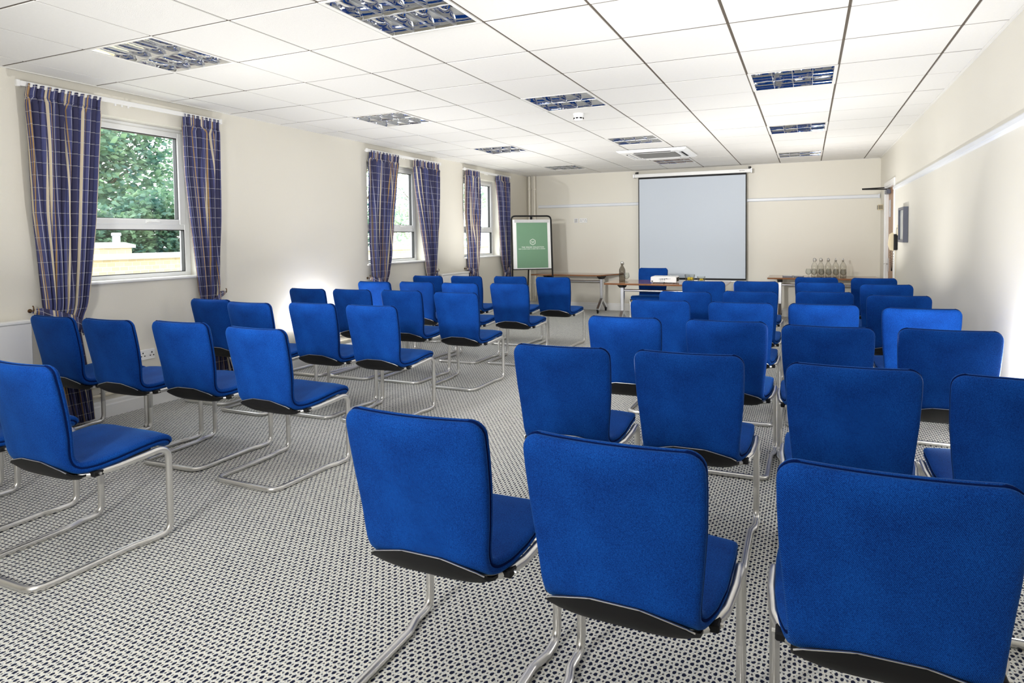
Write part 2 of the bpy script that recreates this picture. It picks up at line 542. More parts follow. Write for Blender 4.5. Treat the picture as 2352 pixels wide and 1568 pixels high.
# right wall with the door opening
DY0, DY1, DZ = 9.36, 10.42, 2.0
m = MB()
m.box(XR, XR + .2, YF, DY0, 0, ZC + .2)
m.box(XR, XR + .2, DY1, YB, 0, ZC + .2)
m.box(XR, XR + .2, DY0, DY1, DZ, ZC + .2)
m.box(XR + .2, XR + .24, DY0 - .1, DY1 + .1, 0, DZ + .1)
tag(m.build('wall_right', wall_m), kind='structure')

m = MB()
ys = YF
for (a, c_) in WINS:
    m.box(XL - .2, XL, ys, a, 0, ZC + .2)
    m.box(XL - .2, XL, a, c_, 0, WZ0 - .02)
    m.box(XL - .2, XL, a, c_, WZ1, ZC + .2)
    ys = c_
m.box(XL - .2, XL, ys, YB, 0, ZC + .2)
tag(m.build('wall_left', wall_m), kind='structure')

# suspended ceiling: tiles in a lay-in grid, luminaire and air unit cells left open
LUM = [(i, j) for j in (-1, 3, 7, 11) for i in (-2, 1, 4)]
LUM_SET = set(LUM)
m = MB(); g = MB(); gw = MB()
i0, i1 = -4, 7
j0 = int(math.floor((YF - GY0) / CELL)); j1 = int(math.ceil((YB - GY0) / CELL))
rng = random.Random(4)
for i in range(i0, i1):
    for j in range(j0, j1):
        x0 = max(GX0 + i * CELL, XL); x1 = min(GX0 + (i + 1) * CELL, XR)
        y0 = max(GY0 + j * CELL, YF); y1 = min(GY0 + (j + 1) * CELL, YB)
        if (i, j) in LUM_SET or x1 - x0 < .02 or y1 - y0 < .02: continue
        gp, gq = .0055, .0050
        z = ZC + rng.uniform(-.0012, .0012)
        a, b_, c_, d_ = x0 + gp, x1 - gp, y0 + gq, y1 - gq
        t = .003
        m.add([(a + t, c_ + t, z), (b_ - t, c_ + t, z), (b_ - t, d_ - t, z), (a + t, d_ - t, z),
               (a, c_, z + .008), (b_, c_, z + .008), (b_, d_, z + .008), (a, d_, z + .008)],
              [(3, 2, 1, 0), (0, 1, 5, 4), (1, 2, 6, 5), (2, 3, 7, 6), (3, 0, 4, 7)])
for i in range(i0, i1 + 1):
    x = GX0 + i * CELL
    if XL < x < XR: m2 = g.box(x - .012, x + .012, YF, YB, ZC + .0035, ZC + .03)
for j in range(j0, j1 + 1):
    y = GY0 + j * CELL
    if YF < y < YB: g.box(XL, XR, y - .009, y + .009, ZC + .0025, ZC + .03)
# slab above everything so that no daylight leaks in
g.box(XL - .2, XR + .2, YF, YB + .1, ZC + .16, ZC + .2)
ce = tag(m.build('ceiling', ceil_m, recalc=False), kind='structure')
tag(g.build('trim_1', grid_m), kind='structure')

# white angle trim where the ceiling meets the walls
m = MB()
m.box(XL, XL + .02, YF, YB, ZC - .004, ZC + .004); m.box(XR - .02, XR, YF, YB, ZC - .004, ZC + .004)
m.box(XL, XR, YB - .02, YB, ZC - .004, ZC + .004)
tag(m.build('trim_2', gridw_m), kind='structure')


def skirting(name, x0, x1, y0, y1, ax):
    m = MB()
    if ax == 'L':
        poly = [(x0, 0), (x0 + .02, 0), (x0 + .02, .09), (x0 + .014, .10), (x0 + .014, .118), (x0 + .008, .13), (x0, .13)]
        m.prism(poly, y0, y1, 'y')
    elif ax == 'R':
        poly = [(x0, 0), (x0 - .02, 0), (x0 - .02, .09), (x0 - .014, .10), (x0 - .014, .118), (x0 - .008, .13), (x0, .13)]
        m.prism(poly, y0, y1, 'y')
    else:
        poly = [(y0, 0), (y0 - .02, 0), (y0 - .02, .09), (y0 - .014, .10), (y0 - .014, .118), (y0 - .008, .13), (y0, .13)]
        m.prism(poly, x0, x1, 'x')
    return tag(m.build(name, white_m), kind='structure')


skirting('baseboard_left', XL, 0, YF, YB - .02, 'L')
skirting('baseboard_right', XR, 0, YF, DY0 - .06, 'R')
skirting('baseboard_back', XL, XR, YB, 0, 'B')

# white rails at head height on the back and right walls
m = MB()
poly = [(YB, 1.877), (YB - .022, 1.880), (YB - .03, 1.892), (YB - .03, 1.918), (YB - .022, 1.930), (YB, 1.933)]
m.prism(poly, -4.65, XR - .012, 'x'); m.box(XR - .03, XR - .012, YB - .034, YB, 1.872, 1.938, .003)
tag(m.build('trim_3', rail_m), kind='structure')
m = MB()
poly = [(XR, 1.880), (XR - .022, 1.883), (XR - .032, 1.892), (XR - .032, 1.918), (XR - .022, 1.930), (XR, 1.935)]
m.prism(poly, YF, DY0 - .05, 'y')
tag(m.build('trim_4', rail_m), kind='structure')

# ------------------------------------------------------------------ windows


def make_window(n, y0, y1):
    XO, XI = XL - .19, XL - .125          # frame depth
    root = bpy.data.objects.new('window_%d' % n, None); COL.objects.link(root)
    root.location = (XL, (y0 + y1) / 2, WZ0); tag(root, kind='structure')
    off = Vector(root.location)

    def fin(mb, name, mt, par=root, **k):
        mb.v = [tuple(Vector(p) - off) for p in mb.v]
        return mb.build(name, mt, par, **k)
    zt0, zt1 = 1.425, 1.480
    F = .055
    m = MB()
    m.box(XO, XI, y0, y0 + F, WZ0, WZ1, .004); m.box(XO, XI, y1 - F, y1, WZ0, WZ1, .004)
    m.box(XO, XI, y0 + F, y1 - F, WZ0, WZ0 + .035, .004); m.box(XO, XI, y0 + F, y1 - F, WZ1 - .04, WZ1, .004)
    m.box(XO, XI, y0 + F, y1 - F, zt0, zt1, .004)
    fin(m, 'window_frame', upvc_m)
    s = MB(); a, b_ = y0 + F - .012, y1 - F + .012; c_, d_ = zt1 - .012, WZ1 - .028
    sx0, sx1 = XO + .01, XI + .012
    s.box(sx0, sx1, a, a + .062, c_, d_, .005); s.box(sx0, sx1, b_ - .062, b_, c_, d_, .005)
    s.box(sx0, sx1, a + .062, b_ - .062, c_, c_ + .045, .005); s.box(sx0, sx1, a + .062, b_ - .062, d_ - .045, d_, .005)
    so = fin(s, 'sash', upvc_m)
    k = MB()
    xa = XI - .004
    for (p, q, r, t) in ((a + .062, b_ - .062, c_ + .045, d_ - .045), (y0 + F, y1 - F, WZ0 + .035, zt0)):
        for (e0, e1, e2, e3) in ((p - .001, p + .006, r, t), (q - .006, q + .001, r, t), (p, q, t - .006, t + .001), (p, q, r - .001, r + .004)):
            k.box(XI - .04, xa + .002, e0, e1, e2, e3)
    fin(k, 'gasket', gasket_m)
    for (p, q, r, t) in ((a + .062, b_ - .062, c_ + .045, d_ - .045), (y0 + F, y1 - F, WZ0 + .035, zt0)):
        m = MB(); m.box(XI - .032, XI - .026, p, q, r, t); fin(m, 'pane', pane_m)
    m = MB(); yc = (y0 + y1) / 2 + .22
    m.box(sx1, sx1 + .012, yc - .02, yc + .02, c_ + .008, c_ + .035, .003)
    m.box(sx1 + .01, sx1 + .024, yc - .015, yc + .10, c_ + .014, c_ + .028, .004)
    fin(m, 'handle', white_m)
    m = MB(); m.prism([(XI - .002, WZ0 + .0), (XI - .002, WZ0 - .02), (XL + .025, WZ0 - .02), (XL + .03, WZ0 - .014), (XL + .03, WZ0 - .006), (XL + .024, WZ0)], y0 + .001, y1 - .001, 'y')
    m.box(XL + .001, XL + .028, y0 - .03, y1 + .03, WZ0 - .019, WZ0 - .001, .003)
    fin(m, 'window_sill', white_m)


for n, (a, c_) in enumerate(WINS):
    make_window(n + 1, a, c_)

# ------------------------------------------------------------------ curtains
XC = -4.808


def noise1(x, seed):
    r = random.Random(int(math.floor(x)) * 7919 + seed); r2_ = random.Random((int(math.floor(x)) + 1) * 7919 + seed)
    t = x - math.floor(x); t = t * t * (3 - 2 * t)
    return r.uniform(-1, 1) * (1 - t) + r2_.uniform(-1, 1) * t


def curtain(Lp, Rp, npl, seed, label, cloth, tie_side):
    """Lp/Rp: (z, y) of the two edges from the floor up; cloth: flat width in metres"""
    z0, z1 = Lp[0][0], Lp[-1][0]
    NZ, NU = 90, npl * 14
    rows = []
    zs = [z0 + (z1 - z0) * i / NZ for i in range(NZ + 1)]
    rr = random.Random(seed)
    ph = [rr.uniform(-.35, .35) for _ in range(npl * 2 + 3)]
    amp = [rr.uniform(.65, 1.25) for _ in range(npl * 2 + 3)]
    root = thing('curtain', (XC, (Lp[-1][1] + Rp[-1][1]) / 2, 0), 0, label, 'curtain', 'plaid curtains at the windows')
    off = Vector(root.location)

    def grid(zlist, heading):
        mb = MB(); uv = []
        for z in zlist:
            yl, yr = interp(Lp, z), interp(Rp, z)
            w = yr - yl
            top = max(0, min(1, (z - (z1 - .11)) / .02))
            A = .031 * (1 - .35 * top)
            if .70 < z < .90: A *= .55 + .45 * abs(z - .8) / .1
            if z < .70: A *= 1.0
            for k in range(NU + 1):
                s = k / NU
                # pleat phase drifts a little with height so folds wander
                q = s * npl + .22 * noise1(s * npl * .8 + z * .9, seed) * (1 - top)
                i_ = int(s * npl) % len(amp)
                a = A * (amp[i_] if not top else 1.0)
                dx = a * math.cos(2 * PI * q) + .30 * a * math.cos(6 * PI * q + ph[i_]) * (1 - .5 * top)
                dy = .42 * (w / npl) * math.sin(2 * PI * q + .5) * (1 - .3 * top)
                if heading:
                    dx += .003 * math.sin(2 * PI * s * npl * 3)
                ez = .004 * math.sin(2 * PI * s * npl + seed) if z > z1 - .001 else 0
                mb.v.append((XC + dx - off.x, yl + w * s + dy * (1 if 0 < k < NU else 0) - off.y, z + ez))
                uv.append((s * cloth + .03 * seed, z))
        n = NU + 1
        for r_ in range(len(zlist) - 1):
            for k in range(NU):
                mb.f.append((r_ * n + k, r_ * n + k + 1, (r_ + 1) * n + k + 1, (r_ + 1) * n + k))
        mb.uv = uv
        return mb
    body = grid([z for z in zs if z <= z1 - .075] + [z1 - .075], False)
    o = body.build('drape', curt_m, root, smooth=True, angle=3, recalc=False)
    head = grid([z1 - .075, z1 - .07, z1 - .05, z1 - .03, z1 - .012, z1], True)
    h = head.build('heading_tape', curt_m, root, smooth=True, angle=3, recalc=False)
    for ob in (o, h):
        md = ob.modifiers.new('solid', 'SOLIDIFY'); md.thickness = .0018; md.offset = 0
    return root


def tieback(yl, yr, z, hook_y, label):
    root = thing('curtain_tieback', (XL, hook_y, z), 0, label, 'tieback', 'plaid tiebacks holding the curtains')
    off = Vector(root.location)
    # a crescent band round the gathered cloth, ends drawn back to a hook on the wall
    yc = (yl + yr) / 2; hw = (yr - yl) / 2 + .02
    sgn = 1 if hook_y < yc else -1
    mb = MB(); uv = []
    n = 30
    pts = []
    for k in range(n + 1):
        t = k / n
        ang = PI * t
        y = yc - sgn * hw * math.cos(ang)
        x = XC + .045 * math.sin(ang) + .002
        zz = z + .055 - .16 * t ** 1.2 if sgn > 0 else z + .055 - .16 * t ** 1.2
        pts.append((x, y, zz, .032 + .022 * math.sin(ang)))
    pts.insert(0, (XL + .03, hook_y, z + .07, .012))
    L_ = 0; last = None
    for (x, y, zz, h) in pts:
        if last: L_ += math.dist(last, (x, y, zz))
        last = (x, y, zz)
        for s in (-1, 0, 1):
            mb.v.append((x - off.x + (.006 if s == 0 else 0), y - off.y, zz + s * h - off.z))
            uv.append((L_, .5 + s * h))
    for i in range(len(pts) - 1):
        for s in (0, 1):
            mb.f.append((i * 3 + s, i * 3 + s + 1, (i + 1) * 3 + s + 1, (i + 1) * 3 + s))
    mb.uv = uv
    o = mb.build('band', curt_m, root, smooth=True, angle=3, recalc=False)
    md = o.modifiers.new('solid', 'SOLIDIFY'); md.thickness = .006; md.offset = 0
    m = MB(); m.lathe([(.014, 0), (.014, .003), (.005, .005), (.005, .03)], n=12)
    m.xf(Matrix.Translation((0, 0, .07)) @ Matrix.Rotation(PI / 2, 4, 'Y'))
    m.tube(fillet([(.03, 0, .07), (.045, 0, .07), (.045, 0, .10), (.036, 0, .105)], .008, 3), .004, 8)
    m.build('hook', brass_m, root, smooth=True)
    return root


curtain([(.03, 2.79), (.45, 2.72), (.80, 2.665), (.94, 2.659), (1.26, 2.637), (1.53, 2.614), (2.0, 2.603), (2.324, 2.587), (2.39, 2.600)],
        [(.03, 2.95), (.30, 2.93), (.70, 2.87), (.85, 2.923), (1.14, 2.961), (1.48, 3.001), (1.94, 3.04), (2.367, 3.078), (2.39, 3.085)],
        11, 1, 'wide blue plaid curtain at the near left side of the nearest window', 1.75, -1)
curtain([(.03, 3.98), (.31, 4.00), (.70, 3.93), (.83, 3.893), (1.1, 3.865), (1.5, 3.819), (1.89, 3.781), (2.39, 3.768)],
        [(.03, 4.20), (.30, 4.13), (.70, 4.06), (.81, 4.064), (1.09, 4.077), (1.50, 4.095), (1.92, 4.099), (2.39, 4.107)],
        8, 2, 'blue plaid curtain at the far right side of the nearest window', 1.35, 1)
curtain([(.03, 6.36), (.70, 6.31), (.84, 6.275), (1.26, 6.238), (1.77, 6.234), (2.29, 6.242), (2.39, 6.255)],
        [(.03, 6.56), (.70, 6.50), (.82, 6.564), (1.12, 6.635), (1.52, 6.681), (1.92, 6.751), (2.34, 6.814), (2.39, 6.82)],
        9, 3, 'blue plaid curtain at the left side of the middle window', 1.9, -1)
curtain([(.03, 7.58), (.70, 7.55), (.83, 7.491), (1.10, 7.446), (1.53, 7.342), (1.95, 7.241), (2.31, 7.18), (2.39, 7.18)],
        [(.03, 7.78), (.70, 7.70), (.82, 7.667), (1.24, 7.737), (1.84, 7.775), (2.39, 7.79)],
        9, 4, 'blue plaid curtain at the right side of the middle window', 1.9, 1)
curtain([(.03, 8.74), (.70, 8.70), (.83, 8.662), (1.23, 8.641), (1.71, 8.572), (2.36, 8.592), (2.39, 8.60)],
        [(.03, 8.95), (.70, 8.86), (.74, 8.954), (1.22, 8.997), (1.73, 9.012), (2.39, 8.996)],
        7, 5, 'blue plaid curtain at the left side of the farthest window', 1.35, -1)
curtain([(.03, 9.96), (.70, 9.93), (.94, 9.843), (1.39, 9.774), (1.93, 9.708), (2.33, 9.64), (2.39, 9.645)],
        [(.03, 10.18), (.67, 10.111), (1.21, 10.113), (1.76, 10.129), (2.39, 10.129)],
        8, 6, 'blue plaid curtain nearest the flip chart, right side of the farthest window', 1.5, 1)
for (a, b_, hk, lab) in ((2.665, 2.885, 2.60, 'plaid tieback on the wide curtain left of the nearest window'),
                        (3.93, 4.06, 4.17, 'plaid tieback on the curtain right of the nearest window'),
                        (6.30, 6.52, 6.24, 'plaid tieback on the curtain left of the middle window'),
                        (7.54, 7.69, 7.80, 'plaid tieback on the curtain right of the middle window'),
                        (8.69, 8.90, 8.62, 'plaid tieback on the curtain left of the farthest window'),
                        (9.93, 10.11, 10.20, 'plaid tieback on the curtain beside the flip chart')):
    tieback(a, b_, .79, hk, lab)


def track(y0, y1, label):
    root = thing('curtain_track', (XL, (y0 + y1) / 2, 2.40), 0, label, 'curtain rail', 'white curtain tracks above the windows')
    hy = (y1 - y0) / 2
    X = XC - XL
    m = MB(); m.box(X - .008, X + .012, -hy, hy, -.028, .006, .003)
    m.build('rail', white_m, root)
    for s in (-1, 0, 1):
        m = MB(); m.box(0, X - .004, s * (hy - .05) - .012, s * (hy - .05) + .012, -.02, .004, .002)
        m.build('bracket', white_m, root)
    for s in (-1, 1):
        m = MB(); m.box(X - .012, X + .016, s * hy - .012, s * hy + .012, -.034, .010, .004)
        m.build('end_cap', white_m, root)
    for k in range(3):
        m = MB(); yy = -hy * .12 + (k - 1) * .05
        m.box(X - .002, X + .006, yy - .006, yy + .006, -.045, -.026, .001)
        m.build('glider', white_m, root)


track(2.55, 4.14, 'white curtain track above the nearest window')
track(6.20, 7.84, 'white curtain track above the middle window')
track(8.56, 10.17, 'white curtain track above the farthest window')

# ------------------------------------------------------------------ radiators, pipes, sockets on the left wall


def radiator(y0, y1, z0, z1, label):
    root = thing('radiator', (XL, (y0 + y1) / 2, z0), 0, label, 'radiator', 'white radiators along the window wall')
    hy = (y1 - y0) / 2; H = z1 - z0
    m = MB(); m.box(.035, .10, -hy, hy, 0, H - .02, .008); m.build('panel', rad_m, root)
    m = MB(); m.box(.028, .108, -hy - .004, hy + .004, H - .022, H, .004); m.build('top_grille', white_m, root)
    for s in (-1, 1):
        m = MB(); m.tube(fillet([(.06, s * (hy - .03), .01), (.06, s * (hy - .03), -.055)], .01), .009, 8)
        m.lathe([(.016, -.05), (.018, -.03), (.014, -.012), (.012, 0)], (.06, s * (hy - .03), 0), 10)
        m.build('valve', white_m, root, smooth=True)
    for s in (-1, 1):
        m = MB(); m.box(.003, .036, s * hy * .7 - .02, s * hy * .7 + .02, H * .3, H * .9, .002); m.build('bracket', rad_m, root)


radiator(0.9, 2.56, .26, .81, 'white panel radiator at the near left, partly out of view')
radiator(7.80, 8.58, .28, .82, 'white panel radiator between the two far windows')

for zz, rad in ((.245, .012), (.175, .012)):
    m = MB(); m.tube([(XL + .018, 2.62, zz), (XL + .018, 7.76, zz)], rad, 10)
    for yy in (3.05, 4.3, 5.6, 6.9):
        m.box(XL + .0, XL + .034, yy - .008, yy + .008, zz - .018, zz + .018, .003)
    tag(m.build('heating_pipe', mat('cream_painted_pipe', (0.74, 0.68, 0.55), .4), None, smooth=True, angle=.6),
        'upper cream heating pipe low along the window wall' if zz > .2 else 'lower cream heating pipe just above the skirting, window wall', 'pipe', 'heating pipes along the window wall')

pip_m = mat('cream_gloss_pipe', (0.80, 0.76, 0.66), .3)
for px, lab in ((XL + .052, 'left cream vertical pipe in the far left corner'), (XL + .155, 'right cream vertical pipe in the far left corner')):
    m = MB()
    m.tube([(px, YB - .055, .13), (px, YB - .055, ZC - .003)], .024, 14)
    for zz in (2.22, 1.25, .45):
        m.lathe([(.024, 0), (.031, .004), (.031, .03), (.024, .034)], (px, YB - .055, zz), 14)
        m.box(px - .01, px + .01, YB - .035, YB, zz + .008, zz + .026)
    if px > XL + .1:
        m.tube(fillet([(px, YB - .055, .16), (px, YB - .055, .145), (px - .07, YB - .055, .145)], .03, 4), .022, 12)
    else:
        m.box(px - .03, px + .03, YB - .09, YB - .02, .128, .142, .003)
    tag(m.build('riser_pipe', pip_m, None, smooth=True, angle=.6), lab, 'pipe', 'vertical riser pipes')


def socket(loc, axis, w, h, label, holes):
    """plate whose face looks along +X (axis 'x') or -Y (axis 'y')"""
    root = thing('wall_socket', loc, 0 if axis == 'y' else PI / 2, label, 'socket')
    m = MB(); m.box(-w / 2, w / 2, -.012, 0, -h / 2, h / 2, .003); m.build('face_plate', white_m, root)
    m = MB()
    for (hx, hz, hw, hh) in holes:
        m.box(hx - hw, hx + hw, -.0135, -.011, hz - hh, hz + hh)
    m.build('pin_holes', gasket_m, root)
    return root


def uk(cx): return [(cx, .014, .004, .006), (cx - .014, -.010, .005, .004), (cx + .014, -.010, .005, .004)]


socket((-3.767, YB, 1.631), 'y', .147, .083, 'white double power socket on the back wall beside the flip chart',
       uk(-.045) + uk(.045) + [(-.012, .015, .003, .005), (.012, .015, .003, .005)])
socket((-3.908, YB, 1.631), 'y', .083, .083, 'white square outlet with six ports on the back wall',
       [(a, c_, .008, .006) for a in (-.015, .015) for c_ in (-.022, 0, .022)])
socket((XL, 3.42, .42), 'x', .14, .082, 'white double socket low on the window wall below the nearest window', uk(-.035) + uk(.04))

# ------------------------------------------------------------------ luminaires


def make_luminaire():
    root = thing('ceiling_light', (0, 0, ZC))
    h = CELL / 2
    m = MB()
    for (a, b_, c_, d_) in ((-h + .003, -h + .026, -h + .003, h - .003), (h - .026, h - .003, -h + .003, h - .003),
                            (-h + .026, h - .026, -h + .003, -h + .018), (-h + .026, h - .026, h - .018, h - .003)):
        m.box(a, b_, c_, d_, -.003, .012)
    m.build('frame', gridw_m, root)
    m = MB(); m.box(-h + .012, h - .012, -h + .012, h - .012, .11, .125)
    for (a, b_, c_, d_) in ((-h + .010, -h + .013, -h + .01, h - .01), (h - .013, h - .010, -h + .01, h - .01),
                            (-h + .01, h - .01, -h + .010, -h + .013), (-h + .01, h - .01, h - .013, h - .010)):
        m.box(a, b_, c_, d_, .0, .11)
    m.build('housing', mat('lamp_housing_grey', (.25, .26, .28), .4) if 'lamp_housing_grey' not in bpy.data.materials else bpy.data.materials['lamp_housing_grey'], root)
    nx, ny = 4, 2
    x0, x1, y0, y1 = -h + .026, h - .026, -h + .018, h - .018
    cw, cd = (x1 - x0) / nx, (y1 - y0) / ny
    for j in range(ny):
        m = MB()
        yc = y0 + (j + .5) * cd
        for i in range(nx):
            xc = x0 + (i + .5) * cw
            K = 6; vs = []; n = 8
            for k in range(K + 1):
                t = k / K
                z = .066 * t
                sx = cw / 2 * (1 - .45 * t ** 2.2) - .001
                sy = cd / 2 * (1 - .62 * t ** 1.7) - .001
                # ring with bulging cross-section corners
                ring = []
                for (ax, ay) in ((-1, -1), (0, -1.0), (1, -1), (1.0, 0), (1, 1), (0, 1.0), (-1, 1), (-1.0, 0)):
                    bulge = 1 + (.10 * t if ax == 0 or ay == 0 else 0)
                    ring.append((xc + sx * ax * (bulge if ay == 0 else 1), yc + sy * ay * (bulge if ax == 0 else 1), z))
                vs += ring
            fs = []
            for k in range(K):
                for q in range(n):
                    q2 = (q + 1) % n
                    fs.append((k * n + q, (k + 1) * n + q, (k + 1) * n + q2, k * n + q2))
            m.add(vs, fs)
        m.build('reflector', mirror_m, root, smooth=True, angle=.9, recalc=False)
        t = MB(); t.tube([(x0 + .02, yc, .088), (x1 - .02, yc, .088)], .013, 12)
        t.build('lamp_tube', tube_m, root, smooth=True)
    m = MB()
    for i in range(1, nx):
        x = x0 + i * cw
        m.box(x - .0015, x + .0015, y0, y1, -.001, .010)
    for j in range(1, ny):
        y = y0 + j * cd
        m.box(x0, x1, y - .002, y + .002, -.001, .008)
    m.build('louvre_blades', alu_m, root)
    return root


lum0 = make_luminaire()
rown = {-1: 'nearest the camera', 3: 'in the second row from the camera', 7: 'in the third row, before the air unit', 11: 'in the farthest row by the back wall'}
coln = {-2: 'window side', 1: 'middle', 4: 'door wall side'}
first = True
for (i, j) in LUM:
    if (i, j) == (4, -1): pass
    loc = (GX0 + (i + .5) * CELL, GY0 + (j + .5) * CELL, ZC)
    lab = 'square louvred ceiling light, %s, %s' % (coln[i], rown[j])
    if first:
        lum0.location = loc; tag(lum0, lab, 'ceiling light', 'louvre ceiling lights'); first = False
    else:
        dup(lum0, loc, 0, lab, 'louvre ceiling lights')

# ------------------------------------------------------------------ air unit and smoke detector
root = thing('air_conditioning_unit', (-1.907, 8.84, ZC - .005), 0, 'white square air conditioning cassette in the ceiling near the screen', 'air conditioner')
h = .465
m = MB()
o_ = [(-h, -h), (h, -h), (h, h), (-h, h)]
i_ = [(-.29, -.29), (.29, -.29), (.29, .29), (-.29, .29)]
vs = []
for (pl, z) in ((o_, 0), (o_, -.012), ([(x * .93, y * .93) for x, y in o_], -.032), (i_, -.034), (i_, -.02)):
    vs += [(x, y, z) for x, y in pl]
fs = []
for k in range(4):
    for q in range(4):
        q2 = (q + 1) % 4
        fs.append((k * 4 + q, k * 4 + q2, (k + 1) * 4 + q2, (k + 1) * 4 + q))
m.add(vs, fs); m.build('fascia', white_m, root)
m = MB(); m.box(-.27, .27, -.27, .27, -.030, -.022, .002)
for k in range(26):
    y = -.26 + k * .0208
    m.box(-.262, .262, y, y + .008, -.034, -.029)
m.build('intake_grille', acgrey_m, root)
for k in range(4):
    a = k * PI / 2
    m = MB(); m.box(-.25, .25, -.385, -.335, -.0345, -.030)
    m.xf(Matrix.Rotation(a, 4, 'Z')); so = m.build('air_slot', black_m, root)
    m = MB(); m.box(-.245, .245, -.012, .012, -.002, .002)
    m.xf(Matrix.Rotation(a, 4, 'Z') @ Matrix.Translation((0, -.350, -.037)) @ Matrix.Rotation(.5, 4, 'X')); m.build('vane', white_m, so)

root = thing('smoke_detector', (-1.98, 5.72, ZC), 0, 'white round smoke detector on the ceiling between light rows', 'smoke detector')
m = MB(); m.lathe([(.052, 0), (.052, -.012), (.046, -.016), (.046, -.052), (.040, -.062), (.030, -.066), (.0, -.066)], n=28)
m.build('housing', white_m, root, smooth=True, angle=.6)
m = MB()
for k in range(8):
    a = k * PI / 4
    q = MB(); q.box(-.012, .012, -.002, .002, -.006, .006); q.xf(Matrix.Rotation(a, 4, 'Z') @ Matrix.Translation((0, -.0465, -.046)))
    m.add(q.v, q.f)
m.build('smoke_inlet', black_m, root)
m = MB(); m.lathe([(.003, 0), (.003, -.002)], (-.0, -.0465, -.028), 8); m.build('indicator', black_m, root)

# ------------------------------------------------------------------ projection screen
root = thing('projection_screen', (-1.815, YB - .11, 0), 0, 'large pull-down projection screen with black border on the back wall', 'screen')
SY = YB - .11 - root.location.y
m = MB()
xl, xr, zt, zb = -.90, .90, 2.352, .60
m.box(xl, xr, -.001, .001, zb - .02, zt - .0)
m.build('black_border', black_m, root)
m = MB(); m.box(xl + .016, xr - .016, -.0022, -.0012, zb + .012, zt - .03); m.build('screen_cloth', screenw_m, root)
m = MB(); m.box(-.965, .965, -.035, .045, 2.352, 2.412, .006); m.build('housing', white_m, root)
m = MB(); m.box(-.905, .905, -.012, .012, zb - .045, zb - .02, .005); m.build('bottom_bar', white_m, root)
for s in (-1, 1):
    m = MB(); m.box(s * .975 - .012, s * .975 + .012, -.04, .05, 2.345, 2.418, .004)
    m.build('end_cap', alu_m, root)
    m = MB(); m.box(s * .94 - .012, s * .94 + .012, -.02, .105, 2.415, 2.428); m.box(s * .94 - .02, s * .94 + .02, .095, .106, 2.38, 2.46)
    m.box(s * .94 - .006, s * .94 + .006, -.03, .02, 2.41, 2.445)
    m.build('wall_bracket', gasket_m, root)
m = MB(); m.lathe([(.006, 0), (.006, .001)], n=10); m.xf(Matrix.Translation((.80, -.036, 2.383)) @ Matrix.Rotation(PI / 2, 4, 'X'))
for k in range(6): m.box(.815 + k * .010, .821 + k * .010, -.0362, -.0345, 2.380, 2.387)
m.build('maker_mark', black_m, root)

# ------------------------------------------------------------------ flip chart
root = thing('flip_chart', (-4.31, 9.95, 0), .62, 'black framed flip chart easel holding a green poster in the far left corner', 'flip chart')
tilt = math.atan2(.07, .85)


def ty(z): return (z - .80) * math.tan(tilt) - .06   # lean back with height


hw = .345
pts = [(-hw - .005, ty(.0), .012), (-hw, ty(1.55), 1.55), (-hw, ty(1.70), 1.695), (hw, ty(1.70), 1.695), (hw, ty(1.55), 1.55), (hw + .005, ty(.0), .012)]
m = MB(); m.tube(fillet(pts, [0, 0, .09, .09, 0, 0], 6), .014, 10); m.build('front_frame', black_m, root, smooth=True)
m = MB(); m.tube([(0, ty(1.69) + .01, 1.68), (-.02, ty(1.69) + .36, .012)], .011, 8); m.build('rear_leg', black_m, root, smooth=True)


def tp(x, z, d=0.0): return (x, ty(z) - d, z)


def slab(x0, x1, z0, z1, d0, d1):
    mb = MB()
    vs = [tp(x, z, d) for x in (x0, x1) for d in (d0, d1) for z in (z0, z1)]
    return mb.add(vs, [(0, 1, 3, 2), (4, 6, 7, 5), (0, 4, 5, 1), (2, 3, 7, 6), (0, 2, 6, 4), (1, 5, 7, 3)])


slab(-.325, .325, .80, 1.635, .006, .020).build('board', white_m, root)
slab(-.335, .335, .785, .80, -.008, .05).build('pen_ledge', black_m, root)
slab(-.30, .295, 1.585, 1.632, .020, .040).build('clamp_bar', alu_m, root)
m = MB(); m.box(-.02, .02, -.012, .012, -.05, .04, .003); m.xf(Matrix.Translation((0, ty(1.66) - .0, 1.665))); m.build('hanger_clip', black_m, root)
pst = slab(-.265, .272, .815, 1.582, .0205, .0225).build('poster', green_m, root)
# hexagon mark and lettering, in the poster's plane
mk = MB(); hz = 1.255; hx = .012


def strip(mb, a, b, w, d=.0228):
    dx, dz = b[0] - a[0], b[1] - a[1]; l = math.hypot(dx, dz); nx, nz_ = -dz / l * w / 2, dx / l * w / 2
    vs = [tp(a[0] + nx, a[1] + nz_, d), tp(b[0] + nx, b[1] + nz_, d), tp(b[0] - nx, b[1] - nz_, d), tp(a[0] - nx, a[1] - nz_, d),
          tp(a[0] + nx, a[1] + nz_, d + .0006), tp(b[0] + nx, b[1] + nz_, d + .0006), tp(b[0] - nx, b[1] - nz_, d + .0006), tp(a[0] - nx, a[1] - nz_, d + .0006)]
    mb.add(vs, [(0, 1, 2, 3), (7, 6, 5, 4), (0, 4, 5, 1), (1, 5, 6, 2), (2, 6, 7, 3), (3, 7, 4, 0)])


